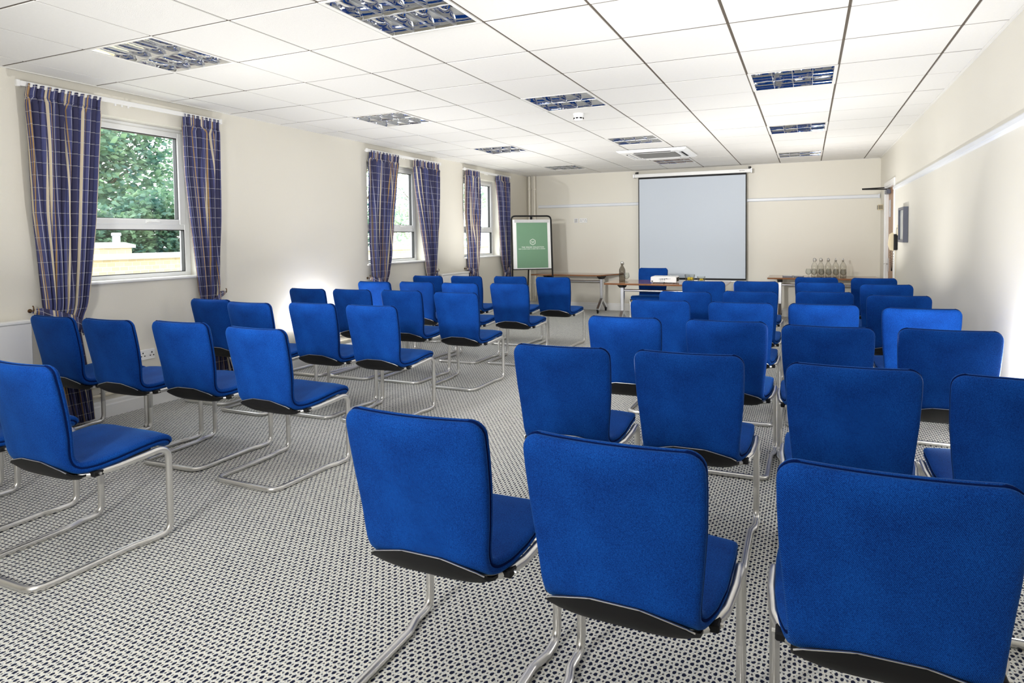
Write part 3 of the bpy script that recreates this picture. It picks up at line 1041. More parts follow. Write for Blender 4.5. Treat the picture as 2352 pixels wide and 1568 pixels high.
R_ = .050
hp = [(hx + R_ * math.sin(k * PI / 3), hz + R_ * math.cos(k * PI / 3)) for k in range(6)]
for k in range(6):
    strip(mk, hp[k], hp[(k + 1) % 6], .0075)
for (dz, w) in ((.012, .006), (-.006, .004)):
    strip(mk, (hx - .026, hz + dz), (hx, hz + dz - .014), w); strip(mk, (hx, hz + dz - .014), (hx + .026, hz + dz), w)
mk.build('hexagon_mark', paper_m, pst)
mk = MB()
cd_ = bpy.data.curves.new('lettering', 'FONT'); cd_.body = 'THE VENUES COLLECTION'; cd_.size = .027; cd_.space_character = 1.25
cd_.align_x = 'CENTER'; cd_.extrude = .0006; cd_.offset = .0007
to = bpy.data.objects.new('lettering', cd_); COL.objects.link(to)
bpy.context.view_layer.update()
me = bpy.data.meshes.new_from_object(to.evaluated_get(bpy.context.evaluated_depsgraph_get()))
bpy.data.objects.remove(to)
lt = MB(); lt.v = [tuple(v_.co) for v_ in me.vertices]; lt.f = [tuple(p_.vertices) for p_ in me.polygons]
wtx = max(p[0] for p in lt.v) - min(p[0] for p in lt.v)
k_ = .385 / wtx
lt.v = [tp(hx + p[0] * k_, 1.158 + p[1] * min(k_, 1.0), .0232 + p[2]) for p in lt.v]
lt.build('lettering', paper_m, pst)
# second line is only a row of tiny strokes at this distance
sm = MB(); x = -.232; rr = random.Random(2)
for wd in (6, 2, 7, 7, 2, 7, 5, 2, 10):
    for k in range(wd):
        strip(sm, (x, 1.131), (x, 1.143), .0045); x += .0082
    x += .0085
sm.build('small_print', paper_m, pst)

# ------------------------------------------------------------------ tables
TZ = .675


def y_leg(root, x, yc, span, z_top, floor_gap=.0):
    """T-leg: column splitting into two sloping feet with castors, black head bracket"""
    m = MB(); m.box(x - .026, x + .026, yc - .03, yc + .03, .235, z_top - .03, .006)
    for s in (-1, 1):
        q = MB(); q.prism([(0, .25), (s * .03, .25), (s * (span / 2 - .01), .085), (s * (span / 2 - .01), .06), (s * (span / 2 - .05), .06), (0, .205)], x - .022, x + .022, 'x')
        q.v = [(p[0], p[1] + yc, p[2]) for p in q.v]
        m.add(q.v, q.f)
    lg = m.build('leg', alu_m, root)
    m = MB(); m.prism([(-.17, z_top), (.17, z_top), (.17, z_top - .018), (.05, z_top - .065), (-.05, z_top - .065), (-.17, z_top - .018)], x - .035, x + .035, 'x')
    m.v = [(p[0], p[1] + yc, p[2]) for p in m.v]
    m.build('head_bracket', black_m, root)
    for s in (-1, 1):
        m = MB()
        yy = yc + s * (span / 2 - .03)
        m.lathe([(.0, -.012), (.026, -.012), (.03, -.008), (.03, .008), (.026, .012), (0, .012)], n=16)
        m.xf(Matrix.Translation((x, yy, .030)) @ Matrix.Rotation(PI / 2, 4, 'Y'))
        m.box(x - .02, x + .02, yy - .02, yy + .02, .045, .075, .004)
        m.build('castor', black_m, lg, smooth=True, angle=.5)


def table(loc, poly, legs, rail, label):
    root = thing('table', loc, 0, label, 'table', 'wooden tables at the front of the room')
    m = MB(); m.prism(poly, TZ - .024, TZ, 'z')
    o = m.build('tabletop', table_m, root)
    md = o.modifiers.new('b', 'BEVEL'); md.width = .004; md.segments = 2; md.limit_method = 'ANGLE'
    for (x, yc, sp_) in legs:
        y_leg(root, x, yc, sp_, TZ - .024)
    m = MB(); x0, x1, yy, zz = rail
    m.tube([(x0, yy, zz), (x1, yy, zz)], .017, 12); m.build('stretcher', alu_m, root, smooth=True)
    return root


# presenter's table
table((-1.83, 9.03, 0), [(-.80, -.40), (.85, -.44), (.84, .38), (-.84, .41)],
      [(-.64, 0, .56), (.66, 0, .56)], (-.62, .64, 0, .545), 'walnut table in front of the screen carrying the projector')
table((-3.85, 10.76, 0), [(-.70, -.30), (.50, -.33), (.60, -.30), (.86, .29), (-.70, .29)],
      [(-.48, 0, .54), (.53, 0, .54)], (-.46, .51, 0, .545), 'walnut table with angled end against the back wall beside the flip chart')
table((.19, 10.72, 0), [(-.75, -.36), (.78, -.36), (.78, .34), (-.75, .34)],
      [(-.58, 0, .56), (.58, 0, .56)], (-.56, .56, 0, .545), 'walnut table in the far right corner carrying bottles and glasses')

# ------------------------------------------------------------------ things on the tables


def bottle_parts(root, gm, water=True):
    m = MB()
    prof = [(.001, 0), (.042, 0), (.0455, .006), (.0455, .165), (.043, .178), (.030, .205), (.018, .225), (.0145, .235), (.0145, .252), (.017, .254), (.017, .262), (.012, .264)]
    m.lathe(prof, n=24); bo = m.build('glass_body', gm, root, smooth=True, angle=.7)
    if water:
        m = MB(); m.lathe([(.001, .004), (.040, .004), (.0425, .01), (.0425, .165), (.040, .172), (0.001, .172)], n=20)
        m.build('water', glass_mat('water', ((0.98, 0.98, 0.97), (0.75, 0.76, 0.72)), 0.0, .3) if 'water' not in bpy.data.materials else bpy.data.materials['water'], bo, smooth=True, angle=.7)
    m = MB(); m.lathe([(.012, .262), (.013, .268), (.011, .280), (.004, .285), (.0, .285)], n=16); m.build('stopper', white_m, root, smooth=True)
    m = MB()
    for s in (-1, 1):
        m.tube(fillet([(0, 0, .288), (s * .016, 0, .284), (s * .019, 0, .262), (s * .017, 0, .236)], .006, 3), .0022, 6)
    m.tube(fillet([(-.017, 0, .236), (0, -.017, .236), (.017, 0, .236), (0, .017, .236), (-.017, 0, .236)], .01, 3), .0020, 6)
    m.tube(fillet([(.017, 0, .24), (.028, 0, .25), (.026, 0, .275)], .006, 3), .0022, 6)
    m.build('wire_clip', gasket_m, root, smooth=True)


btl = thing('water_bottle', (0, 0, TZ)); bottle_parts(btl, bottle_m)
pos = ['left end of the row', 'second from the left', 'in the middle of the row', 'second from the right', 'right end of the row']
bx = [.104, .192, .295, .398, .499]
for k in range(5):
    lab = 'clear swing-top water bottle on the right-hand table, ' + pos[k]
    if k == 0:
        btl.location = (bx[0], 10.70, TZ); tag(btl, lab, 'bottle', 'swing-top water bottles')
    else:
        dup(btl, (bx[k], 10.70, TZ), .4 * k, lab, 'swing-top water bottles')
b2 = thing('water_bottle', (-2.475, 9.03, TZ), .3, 'dark swing-top bottle on the left end of the table in front of the screen', 'bottle')
bottle_parts(b2, darkglass_m, False)


def goblet(root):
    m = MB()
    m.lathe([(.001, 0), (.030, 0), (.031, .003), (.012, .007), (.0045, .014), (.004, .035), (.010, .042), (.030, .055), (.040, .075), (.041, .090), (.036, .118), (.031, .134),
             (.0295, .134), (.0345, .117), (.0392, .090), (.038, .076), (.028, .057), (.008, .045), (.001, .0445)], n=22)
    m.build('glass_bowl', glass_m, root, smooth=True, angle=.8)


gl = thing('stemmed_glass', (0, 0, TZ)); goblet(gl)
gx = [.018, .097, .197, .296, .395, .492]
gpos = ['leftmost, standing clear of the bottles', 'in front of the first bottle', 'in front of the second bottle', 'in front of the middle bottle', 'in front of the fourth bottle', 'rightmost, in front of the last bottle']
for k in range(6):
    lab = 'short stemmed glass on the right-hand table, ' + gpos[k]
    loc = (gx[k], 10.50 + (.03 if k == 0 else -.012 * (k - 1)), TZ)
    if k == 0:
        gl.location = loc; tag(gl, lab, 'glass', 'stemmed glasses on the right-hand table')
    else:
        dup(gl, loc, 0, lab, 'stemmed glasses on the right-hand table')
dup(gl, (-2.375, 8.90, TZ), 0, 'single stemmed glass beside the dark bottle on the screen table', 'stemmed glass by the presenter').pop('group', None)

for k, (x, lab) in enumerate(((-.305, 'left black tray of pens on the right-hand table'), (-.150, 'right black tray of pens on the right-hand table'))):
    root = thing('pen_tray', (x + .03, 10.60, TZ), .02, lab, 'tray', 'pen trays')
    m = MB()
    m.box(-.075, .075, -.05, .05, 0, .005)
    for (a, b_, c_, d_) in ((-.075, -.070, -.05, .05), (.070, .075, -.05, .05), (-.07, .07, -.05, -.045), (-.07, .07, .045, .05)):
        m.box(a, b_, c_, d_, .005, .018)
    m.build('tray', greyface_m, root)
    for q in range(6):
        y = -.035 + q * .014
        m = MB(); m.tube([(-.062 + .004 * (q % 2), y, .016), (.060, y + .003 * (q % 3 - 1), .020)], .005, 8)
        m.build('pen', black_m if q % 2 else white_m, root, smooth=True)

for k, (x, rad, h_, lab) in enumerate(((-1.545, .073, .098, 'larger glass bowl with a yellow lemon on the screen table'), (-1.385, .058, .072, 'smaller glass bowl with yellow sweets on the screen table'))):
    root = thing('glass_bowl', (x, 9.28, TZ), 0, lab, 'bowl')
    m = MB(); m.lathe([(.001, 0), (rad * .72, 0), (rad * .80, .004), (rad, h_ * .9), (rad * .98, h_), (rad * .95, h_), (rad * .95, h_ * .9), (rad * .76, .010), (.001, .008)], n=28)
    m.build('bowl', glass_m, root, smooth=True, angle=.8)
    m = MB()
    for q in range(3 if k == 0 else 5):
        a = q * 2.2; rr_ = .024 if k == 0 else .014
        prof = [(.001 + rr_ * math.sin(PI * t / 8), -rr_ * math.cos(PI * t / 8)) for t in range(9)]
        m.lathe(prof, (math.cos(a) * rr_ * 1.05, math.sin(a) * rr_ * 1.05, rr_ + .012), 14)
    m.build('contents', yellow_m, root, smooth=True)

# projector
root = thing('projector', (-1.83, 8.93, TZ), .03, 'white data projector, rear ports facing the chairs, on the screen table', 'projector')
m = MB()
prof = [(-.175, 0.008), (.175, .008), (.178, .02), (.176, .083), (.165, .092), (-.165, .092), (-.176, .083), (-.178, .02)]
m.prism(prof, -.13, .13, 'y')
o = m.build('body', white_m, root); md = o.modifiers.new('b', 'BEVEL'); md.width = .006; md.segments = 2; md.limit_method = 'ANGLE'
m = MB()
for (x, z, w, h_) in ((-.155, .026, .012, .007), (-.055, .06, .003, .003), (-.055, .048, .003, .003), (-.038, .062, .004, .004), (-.038, .050, .004, .004), (-.038, .040, .004, .003),
                     (-.016, .062, .010, .004), (-.016, .048, .010, .004), (.014, .062, .010, .004), (.014, .048, .010, .004), (.040, .062, .008, .006), (.060, .060, .005, .005), (.076, .060, .003, .003), (.092, .062, .003, .003)):
    m.box(x - w, x + w, -.1325, -.1295, z - h_, z + h_)
for k in range(7): m.box(-.05 + k * .007, -.046 + k * .007, -.1325, -.1295, .020, .025)
m.build('ports', black_m, root)
m = MB()
for k in range(12): m.box(.1765, .1795, -.10 + k * .017, -.092 + k * .017, .025, .075)
m.build('side_vent', gasket_m, root)
for s in (-1, 1):
    m = MB(); m.lathe([(.012, 0), (.012, .010)], (s * .14, -.10, 0), 12); m.build('foot', black_m, root)
m = MB(); m.lathe([(.010, .009), (.012, 0)], (0, .10, 0), 12); m.build('foot', black_m, root)
m = MB(); m.lathe([(.012, .0915), (.012, .096)], (.05, .06, 0), 16); m.box(.08, .14, .05, .075, .0915, .096, .002); m.box(-.10, -.02, .08, .10, .0915, .0935, .0005)
m.build('control_buttons', mat('light_grey_button', (.6, .6, .62), .4), root)
m = MB(); m.tube(fillet([(.012, -.133, .020), (.012, -.15, .016), (.012, -.17, .006), (.02, -.24, .006)], .01, 4), .004, 8); m.build('power_cable', black_m, root, smooth=True)
m = MB(); m.lathe([(.028, 0), (.032, .012), (.030, .018)], n=20); m.xf(Matrix.Translation((-.09, .13, .05)) @ Matrix.Rotation(-PI / 2, 4, 'X')); m.build('lens', black_m, root, smooth=True)

# ------------------------------------------------------------------ door, closer, picture, telephone
root = bpy.data.objects.new('door_1', None); COL.objects.link(root); root.location = (XR, (DY0 + DY1) / 2, 0); tag(root, kind='structure')
hd = (DY1 - DY0) / 2
m = MB(); m.box(.035, .075, -hd + .035, hd - .035, .006, DZ - .035, .002)
leaf = m.build('door_leaf', door_m, root)
m = MB()
m.box(0.0, .12, -hd, -hd + .033, 0, DZ, .002); m.box(0.0, .12, hd - .033, hd, 0, DZ, .002); m.box(0, .12, -hd + .033, hd - .033, DZ - .033, DZ, .002)
m.box(-.018, 0, -hd - .045, -hd + .012, 0, DZ + .045, .003); m.box(-.018, 0, hd - .012, hd + .045, 0, DZ + .045, .003); m.box(-.018, 0, -hd + .012, hd - .012, DZ - .012, DZ + .045, .003)
m.build('door_frame', white_m, root)
m = MB(); m.box(.030, .036, hd - .30, hd - .12, 1.56, 1.80, .002); m.build('vision_panel', mat('grey_wired_glass', (.42, .44, .50), .15), leaf)
m = MB(); m.box(.024, .036, hd - .12, hd - .07, .79, .98, .003)
m.tube(fillet([(.03, hd - .095, .90), (-.02, hd - .095, .90), (-.02, hd - .22, .90)], .015, 4), .009, 8); m.build('door_handle', alu_m, leaf, smooth=True, angle=.6)
m = MB(); m.box(-.02, .036, hd - .30, hd - .06, 1.885, 1.945, .006); cl = m.build('door_closer', greyface_m, leaf)
m = MB(); m.tube([(.0, hd - .15, 1.955), (-.31, hd - .12, 1.965)], .009, 8); m.tube([(-.31, hd - .12, 1.972), (-.02, hd - .02, 1.985)], .007, 8); m.build('closer_arm', black_m, cl, smooth=True)

root = thing('picture_frame', (XR, 8.38, 1.425), 0, 'deep dark framed picture on the right wall beside the telephone', 'picture')
m = MB(); hy, hz_ = .22, .20
for (a, b_, c_, d_) in ((-hy, -hy + .03, -hz_, hz_), (hy - .03, hy, -hz_, hz_), (-hy + .03, hy - .03, -hz_, -hz_ + .03), (-hy + .03, hy - .03, hz_ - .03, hz_)):
    m.box(-.05, -.001, a, b_, c_, d_, .003)
m.build('frame', greyface_m, root)
m = MB(); m.box(-.03, -.004, -hy + .03, hy - .03, -hz_ + .03, hz_ - .03); m.build('picture_print', mat('pale_print', (.62, .64, .60), .2, noise=(5, .15)), root)

root = thing('wall_telephone', (XR, 9.12, 1.22), 0, 'beige wall telephone with a coiled cord next to the door', 'telephone')
m = MB(); m.box(-.04, -.001, -.08, .08, -.10, .10, .008); m.build('base', black_m, root)
m = MB(); m.prism([(-.04, -.11), (-.075, -.10), (-.095, -.03), (-.08, .10), (-.05, .12), (-.04, .11)], -.03, .06, 'y'); o = m.build('handset', phone_m, root, smooth=True, angle=.5)
m = MB(); pts = []
for k in range(220):
    t = k / 219; a = t * 2 * PI * 26
    zz = -.10 - .26 * math.sin(PI * min(1, t * 1.0)) ** .8 * 1.0
    xx = -.07 + .03 * t
    pts.append((xx + .007 * math.cos(a), -.02 + .05 * t + .007 * math.sin(a), zz))
m.tube(pts, .0022, 6); m.build('coiled_cord', black_m, root, smooth=True)
m = MB(); m.tube([(-.01, .02, -.10), (-.008, .07, -.50), (-.01, .09, -.62)], .0025, 6); m.build('line_cable', phone_m, root, smooth=True)

root = thing('light_switch', (XR, 9.02, 1.37), 0, 'cream switch plate on the right wall above the telephone', 'switch')
m = MB(); m.box(-.010, -.0005, -.035, .035, -.065, .065, .003); m.build('face_plate', phone_m, root)
m = MB(); m.box(-.014, -.009, -.008, .008, .01, .03, .001); m.build('rocker', greyface_m, root)

root = thing('alarm_call_point', (XR, 10.78, 1.72), 0, 'small cream box with a grille high on the right wall past the door', 'alarm')
m = MB(); m.box(-.07, -.0005, -.05, .06, -.04, .04, .006); m.build('housing', phone_m, root)
m = MB()
for k in range(5): m.box(-.0715, -.069, -.04 + k * .018, -.03 + k * .018, -.03, .03)
for k in range(4): m.box(-.06 + k * .014, -.052 + k * .014, -.0515, -.049, -.03, .03)
m.build('grille', gasket_m, root)

# ------------------------------------------------------------------ the chair
BACK = [(.085, .845), (.093, .797), (.106, .740), (.119, .680), (.131, .620), (.141, .565), (.148, .520), (.153, .485), (.160, .455), (.176, .427), (.205, .409)]
SEAT = [(.205, .409), (.25, .4045), (.31, .409), (.38, .418), (.45, .427), (.51, .431), (.55, .427), (.575, .411), (.585, .390)]


def resample(pts, n):
    # Catmull-Rom smoothing then even spacing
    P = [Vector((p[0], p[1], 0)) for p in pts]
    dense = []
    for i in range(len(P) - 1):
        p0 = P[max(i - 1, 0)]; p1 = P[i]; p2 = P[i + 1]; p3 = P[min(i + 2, len(P) - 1)]
        for k in range(12):
            t = k / 12
            dense.append(.5 * ((2 * p1) + (p2 - p0) * t + (2 * p0 - 5 * p1 + 4 * p2 - p3) * t * t + (3 * p1 - p0 - 3 * p2 + p3) * t ** 3))
    dense.append(P[-1])
    cum = [0]
    for a, b_ in zip(dense, dense[1:]): cum.append(cum[-1] + (b_ - a).length)
    return dense, cum


ALL = BACK + SEAT[1:]
DEN, CUM = resample(ALL, 0)
_bd, _bc = resample(BACK, 0)
S_J = min(range(len(DEN)), key=lambda i: (DEN[i] - Vector((.205, .409, 0))).length)
S_J = CUM[S_J]; S_END = CUM[-1]


def prof_at(s):
    s = max(0, min(S_END, s))
    lo = 0
    for i in range(len(CUM) - 1):
        if CUM[i + 1] >= s: lo = i; break
    t = (s - CUM[lo]) / max(1e-9, CUM[lo + 1] - CUM[lo])
    p = DEN[lo].lerp(DEN[lo + 1], t)
    a = DEN[max(lo - 2, 0)]; c = DEN[min(lo + 3, len(DEN) - 1)]
    tg = (c - a).normalized()
    return p.x, p.y, (-tg.y, tg.x)


WID = [(0, .221), (.10, .221), (.20, .217), (.30, .208), (.38, .200), (.43, .198), (S_J, .206), (S_J + .06, .222), (S_J + .14, .233), (S_J + .28, .236), (S_END, .231)]
BOW = [(0, .020), (.30, .014), (.42, .006), (S_J, .004), (S_J + .1, .006), (S_END, .003)]
T = .046


def surf(u, s, t):
    """u across (-1..1 of local half width in metres given directly), s along the shell, t offset to the sitter's side"""
    y, z, n = prof_at(s)
    w = interp(WID, s)
    off = t + interp(BOW, s) * (u / w) ** 2
    # cushions swell slightly in the middle of the sitter's side
    return (u, y + n[0] * off, z + n[1] * off)


def cushion(s0, s1, round0, round1, t0, t1, RC=.045, inner_pad=0.0):
    """a slab between s0..s1 with rounded free ends; edge profile has a seam groove between the two cloth layers"""
    NS, NU = 30, 16
    tm = (t0 + t1) / 2
    layers = [(.016, t0), (.006, t0 + .003), (.0012, t0 + .009), (.0, tm - .0085), (.0015, tm - .004), (.006, tm - .0015), (.006, tm + .0015), (.0015, tm + .004), (0, tm + .0085), (.0012, t1 - .009), (.006, t1 - .003), (.016, t1)]

    def rows(inset):
        a = s0 + (inset if round0 else 0); b_ = s1 - (inset if round1 else 0)
        out = []
        for i in range(NS + 1):
            q = i / NS
            q = .5 - .5 * math.cos(PI * q)
            s = a + (b_ - a) * q
            w = interp(WID, s) - inset
            r = RC - inset * .5
            cut = 0
            if round0 and s - a < r: cut = max(cut, r - math.sqrt(max(0, r * r - (r - (s - a)) ** 2)))
            if round1 and b_ - s < r: cut = max(cut, r - math.sqrt(max(0, r * r - (r - (b_ - s)) ** 2)))
            out.append((s, w - cut))
        return out
    mb = MB()
    n = NU + 1
    grids = []
    for li, (ins, t) in enumerate(layers):
        R = rows(ins)
        full = li in (0, len(layers) - 1)
        base = len(mb.v)
        idx = {}
        for i, (s, w) in enumerate(R):
            for k in range(n):
                if not full and 0 < i < NS and 0 < k < NU: continue
                u = w * (-1 + 2 * k / NU)
                tt = t
                if full:
                    ed = min(1, (1 - abs(-1 + 2 * k / NU)) * 3) * min(1, min((i / NS if round0 else 1), ((NS - i) / NS if round1 else 1)) * 5)
                    puff = (.004 + inner_pad if li else -.003) * ed
                    tt = t + puff
                idx[(i, k)] = len(mb.v)
                mb.v.append(surf(u, s, tt))
        grids.append(idx)
    g0, g1 = grids[0], grids[-1]
    for i in range(NS):
        for k in range(NU):
            mb.f.append((g0[(i, k)], g0[(i, k + 1)], g0[(i + 1, k + 1)], g0[(i + 1, k)]))
            mb.f.append((g1[(i, k)], g1[(i + 1, k)], g1[(i + 1, k + 1)], g1[(i, k + 1)]))
    ring = [(0, k) for k in range(NU)] + [(i, NU) for i in range(NS)] + [(NS, k) for k in range(NU, 0, -1)] + [(i, 0) for i in range(NS, 0, -1)]
    for A, B in zip(grids, grids[1:]):
        for q in range(len(ring)):
            a, b_ = ring[q], ring[(q + 1) % len(ring)]
            mb.f.append((A[a], B[a], B[b_], A[b_]))
    return mb


def piping(s0, s1, end0, end1, RC=.045):
    """dark seam cord lying in the groove round the edge"""
    def edge(sg):
        pts = []
        for i in range(41):
            s = s0 + (s1 - s0) * (.5 - .5 * math.cos(PI * i / 40))
            w = interp(WID, s) - .0035; cut = 0
            if end0 and s - s0 < RC: cut = RC - math.sqrt(max(0, RC * RC - (RC - (s - s0)) ** 2))
            if end1 and s1 - s < RC: cut = RC - math.sqrt(max(0, RC * RC - (RC - (s1 - s)) ** 2))
            pts.append(surf(sg * (w - cut), s + (.0035 if i == 0 and end0 else 0) - (.0035 if i == 40 and end1 else 0), 0))
        return pts
    mb = MB()
    Lp, Rp = edge(-1), edge(1)
    if end0:
        a = [surf(u, s0 + .0035, 0) for u in [(-1 + 2 * k / 14) * (interp(WID, s0) - RC) for k in range(1, 14)]]
        path = Lp[::-1] + a + Rp
    else:
        a = [surf(u, s1 - .0035, 0) for u in [(-1 + 2 * k / 14) * (interp(WID, s1) - RC) for k in range(1, 14)]]
        path = Lp + a + Rp[::-1]
    mb.tube(path, .0038, 6)
    return mb


def make_chair(name):
    root = thing(name)
    bo = cushion(0, S_J, True, False, -T / 2, T / 2, .044).build('backrest', fab_m, root, smooth=True, angle=.9)
    piping(0, S_J, True, False, .044).build('piping', seam_m, bo, smooth=True)
    so = cushion(S_J, S_END, False, True, -T / 2, T / 2, .055, .003).build('seat', fab_m, root, smooth=True, angle=.9)
    piping(S_J, S_END, False, True, .055).build('piping', seam_m, so, smooth=True)
    # black pan under the seat; its arched upper edge shows below the back
    mb = MB(); NS, NU = 22, 12
    s_arch = lambda u: interp([(-1, S_J - .034), (-.9, S_J - .044), (-.35, S_J - .066), (.35, S_J - .066), (.9, S_J - .044), (1, S_J - .034)], u)
    base = []
    for layer_t in (-T / 2 - .003, -T / 2 - .012):
        for i in range(NS + 1):
            for k in range(NU + 1):
                u = -1 + 2 * k / NU
                s = s_arch(u) + (S_END - .10 - s_arch(u)) * i / NS
                w = min(interp(WID, s), .205) - .012
                y, z, nn = prof_at(s)
                ofs = layer_t - .020 * max(0, 1 - u ** 8) * min(1, i / 4)
                mb.v.append((u * w, y + nn[0] * ofs, z + nn[1] * ofs))
    n = NU + 1; q = (NS + 1) * n
    for i in range(NS):
        for k in range(NU):
            a = i * n + k
            mb.f.append((a, a + 1, a + n + 1, a + n)); mb.f.append((q + a, q + a + n, q + a + n + 1, q + a + 1))
    for k in range(NU):
        mb.f.append((k, q + k, q + k + 1, k + 1)); a = NS * n + k; mb.f.append((a, a + 1, q + a + 1, q + a))
    for i in range(NS):
        a = i * n; mb.f.append((a, a + n, q + a + n, q + a)); a = i * n + NU; mb.f.append((a, q + a, q + a + n, a + n))
    up_ = mb.build('under_panel', black_m, root, smooth=True, angle=.5)
    edge = []
    for k in range(21):
        u = -1 + 2 * k / 20; s = s_arch(u); w = min(interp(WID, s), .205) - .012
        y, z, nn = prof_at(s); edge.append((u * w, y + nn[0] * (-T / 2 - .0075), z + nn[1] * (-T / 2 - .0075)))
    MB().tube(edge, .0022, 6).build('panel_edge_highlight', steel_m, up_, smooth=True)  # thin pale cord standing in for the highlight along the pan's edge
    # cantilever frame bent from one tube
    r = .0142
    half = [(.150, .215, .372), (.205, .25, .374), (.232, .32, .382), (.242, .42, .392), (.242, .5530, .403), (.242, .553, .16), (.242, .553, .0142),
            (.242, .455, .0142), (.224, .395, .0142), (.222, .20, .0142), (.222, .0, .0142)]
    rad = [0, .04, .06, .06, .055, .01, .07, .10, .10, .01, .065]
    path = half + [(-x, y, z) for (x, y, z) in half[::-1]]
    rads = rad + rad[::-1]
    MB().tube(fillet(path, rads, 7), r, 12).build('frame', steel_m, root, smooth=True, angle=1.2)
    MB().tube([(.150, .215, .372), (-.150, .215, .372)], .011, 10).build('rear_crossbar', steel_m, root, smooth=True)
    for sg in (-1, 1):
        m = MB(); m.box(sg * .212 - .016, sg * .212 + .016, .235, .285, .366, .388, .004); m.build('clamp', black_m, root)
        m = MB(); m.tube([(sg * .226, .258, .378), (sg * .236, .258, .378)], .006, 8); m.build('bolt', steel_m, root, smooth=True)
    return root


chair0 = make_chair('cantilever_chair')
KEY = 'bright blue upholstered cantilever chair'
G_L = 'blue chairs in the block by the windows'
G_R = 'blue chairs in the block by the right wall'
LEFT = [
    [(-4.22, 1.40, 2), (-3.605, 1.42, 1), (-2.88, 1.388, 0)],
    [(-4.508, 2.430, -1.0), (-3.975, 2.443, 1.3), (-3.416, 2.512, 2.2), (-2.770, 2.466, -1.5)],
    [(-4.508, 3.631, 0.1), (-3.970, 3.528, -0.2), (-3.448, 3.643, 0.3), (-2.898, 3.646, 0.7)],
    [(-4.535, 4.764, -0.2), (-4.015, 4.799, 0.4), (-3.467, 4.830, 0.5), (-2.855, 4.782, 0.2)],
    [(-4.520, 5.806, -0.2), (-4.002, 5.883, 0.2), (-3.421, 5.840, 0.4), (-2.867, 5.908, 0.1)],
    [(-4.520, 6.918, -0.3), (-3.982, 6.982, 0.4), (-3.392, 7.038, 0.2), (-2.816, 7.030, 0.1)]]
RIGHT = [
    [(-0.982, 1.336, 0.2), (-0.422, 1.308, -1.4), (0.163, 1.330, 0)],
    [(-0.986, 2.488, 2), (-0.445, 2.514, 0.7), (0.150, 2.444, -0.1), (0.670, 2.423, 0)],
    [(-0.995, 3.563, 0.4), (-0.416, 3.584, 0.1), (0.097, 3.523, 0.1), (0.644, 3.573, 0)],
    [(-1.008, 4.622, 0.2), (-0.435, 4.626, 0), (0.101, 4.670, -0.1), (0.667, 4.581, 0.1)],
    [(-0.962, 5.418, -0.2), (-0.445, 5.577, 0.1), (0.132, 5.709, 0), (0.648, 5.505, 0.1)],
    [(-1.002, 6.749, -0.2), (-0.487, 6.860, 0), (0.121, 6.853, 0), (0.685, 6.712, 0)],
    [None, None, (0.095, 7.669, 0), (0.661, 7.656, 0)]]
rowl = ['row nearest the camera', 'second row', 'third row', 'fourth row', 'fifth row', 'front row facing the tables']
coll4 = ['window end of', 'second from the windows in', 'second from the aisle in', 'aisle end of']
coll3 = ['window end of', 'middle of', 'aisle end of']
colr4 = ['aisle end of', 'second from the aisle in', 'second from the right wall in', 'right wall end of']
colr3 = ['aisle end of', 'middle of three in', 'right wall end of']
rowr = ['row nearest the camera', 'second row', 'third row', 'fourth row', 'fifth row', 'sixth row', 'short far row of two']
used = False


def place(x, y, deg, label, group):
    global used
    if not used:
        chair0.location = (x, y, 0); chair0.rotation_euler = (0, 0, math.radians(deg)); tag(chair0, label, 'chair', group); used = True
        return chair0
    return dup(chair0, (x, y, 0), math.radians(deg), label, group)


for ri, r_ in enumerate(LEFT):
    for ci, p in enumerate(r_):
        c_ = (coll3 if len(r_) == 3 else coll4)[ci]
        place(p[0], p[1], p[2], 'blue cantilever chair, window block, %s the %s' % (c_, rowl[ri]), G_L)
for ri, r_ in enumerate(RIGHT):
    for ci, p in enumerate(r_):
        if p is None: continue
        c_ = (colr3 if len(r_) == 3 else colr4)[ci]
        if ri == 6: c_ = 'left chair of' if ci == 2 else 'right chair of'
        place(p[0], p[1], p[2], 'blue cantilever chair, right block, %s the %s' % (c_, rowr[ri]), G_R)
pc = place(-2.14, 9.68, 180, 'blue chair behind the projector table, facing the audience', G_R)
del pc['group']

# ------------------------------------------------------------------ outside the windows
m = MB(); m.box(-40, XL - .22, -12, 45, -.35, -.25)
tag(m.build('ground', ground_m), kind='structure')
root = thing('garden_wall', (-8.5, 10, -.25), 0, 'pale yellow brick garden wall with stone coping outside the windows', 'wall')
m = MB(); m.box(-.12, .12, -18, 22, 0, 1.345); m.build('brickwork', brick_m, root)
m = MB(); m.box(-.17, .17, -18, 22, 1.345, 1.42, .01); m.build('coping', kerb_m, root)
root = thing('gate_pillar', (-8.60, 5.52, -.25), 0, 'pale brick pillar with a stone cap in front of the garden wall', 'pillar')
m = MB(); m.box(-.215, .215, -.215, .215, 0, 1.50); m.build('brickwork', brick_m, root)
m = MB(); m.prism([(-.25, 1.50), (.25, 1.50), (.25, 1.54), (.02, 1.575), (-.02, 1.575), (-.25, 1.54)], -.25, .25, 'y'); m.build('cap', kerb_m, root)
m = MB(); m.lathe([(.05, 0), (.05, 1.66), (.062, 1.67), (.062, 1.70), (.05, 1.71)], n=16)
tag(m.build('service_post', lampm_m, smooth=True, angle=.6), 'grey post standing behind the brick pillar outside the nearest window', 'post').location = (-8.90, 5.87, -.25)


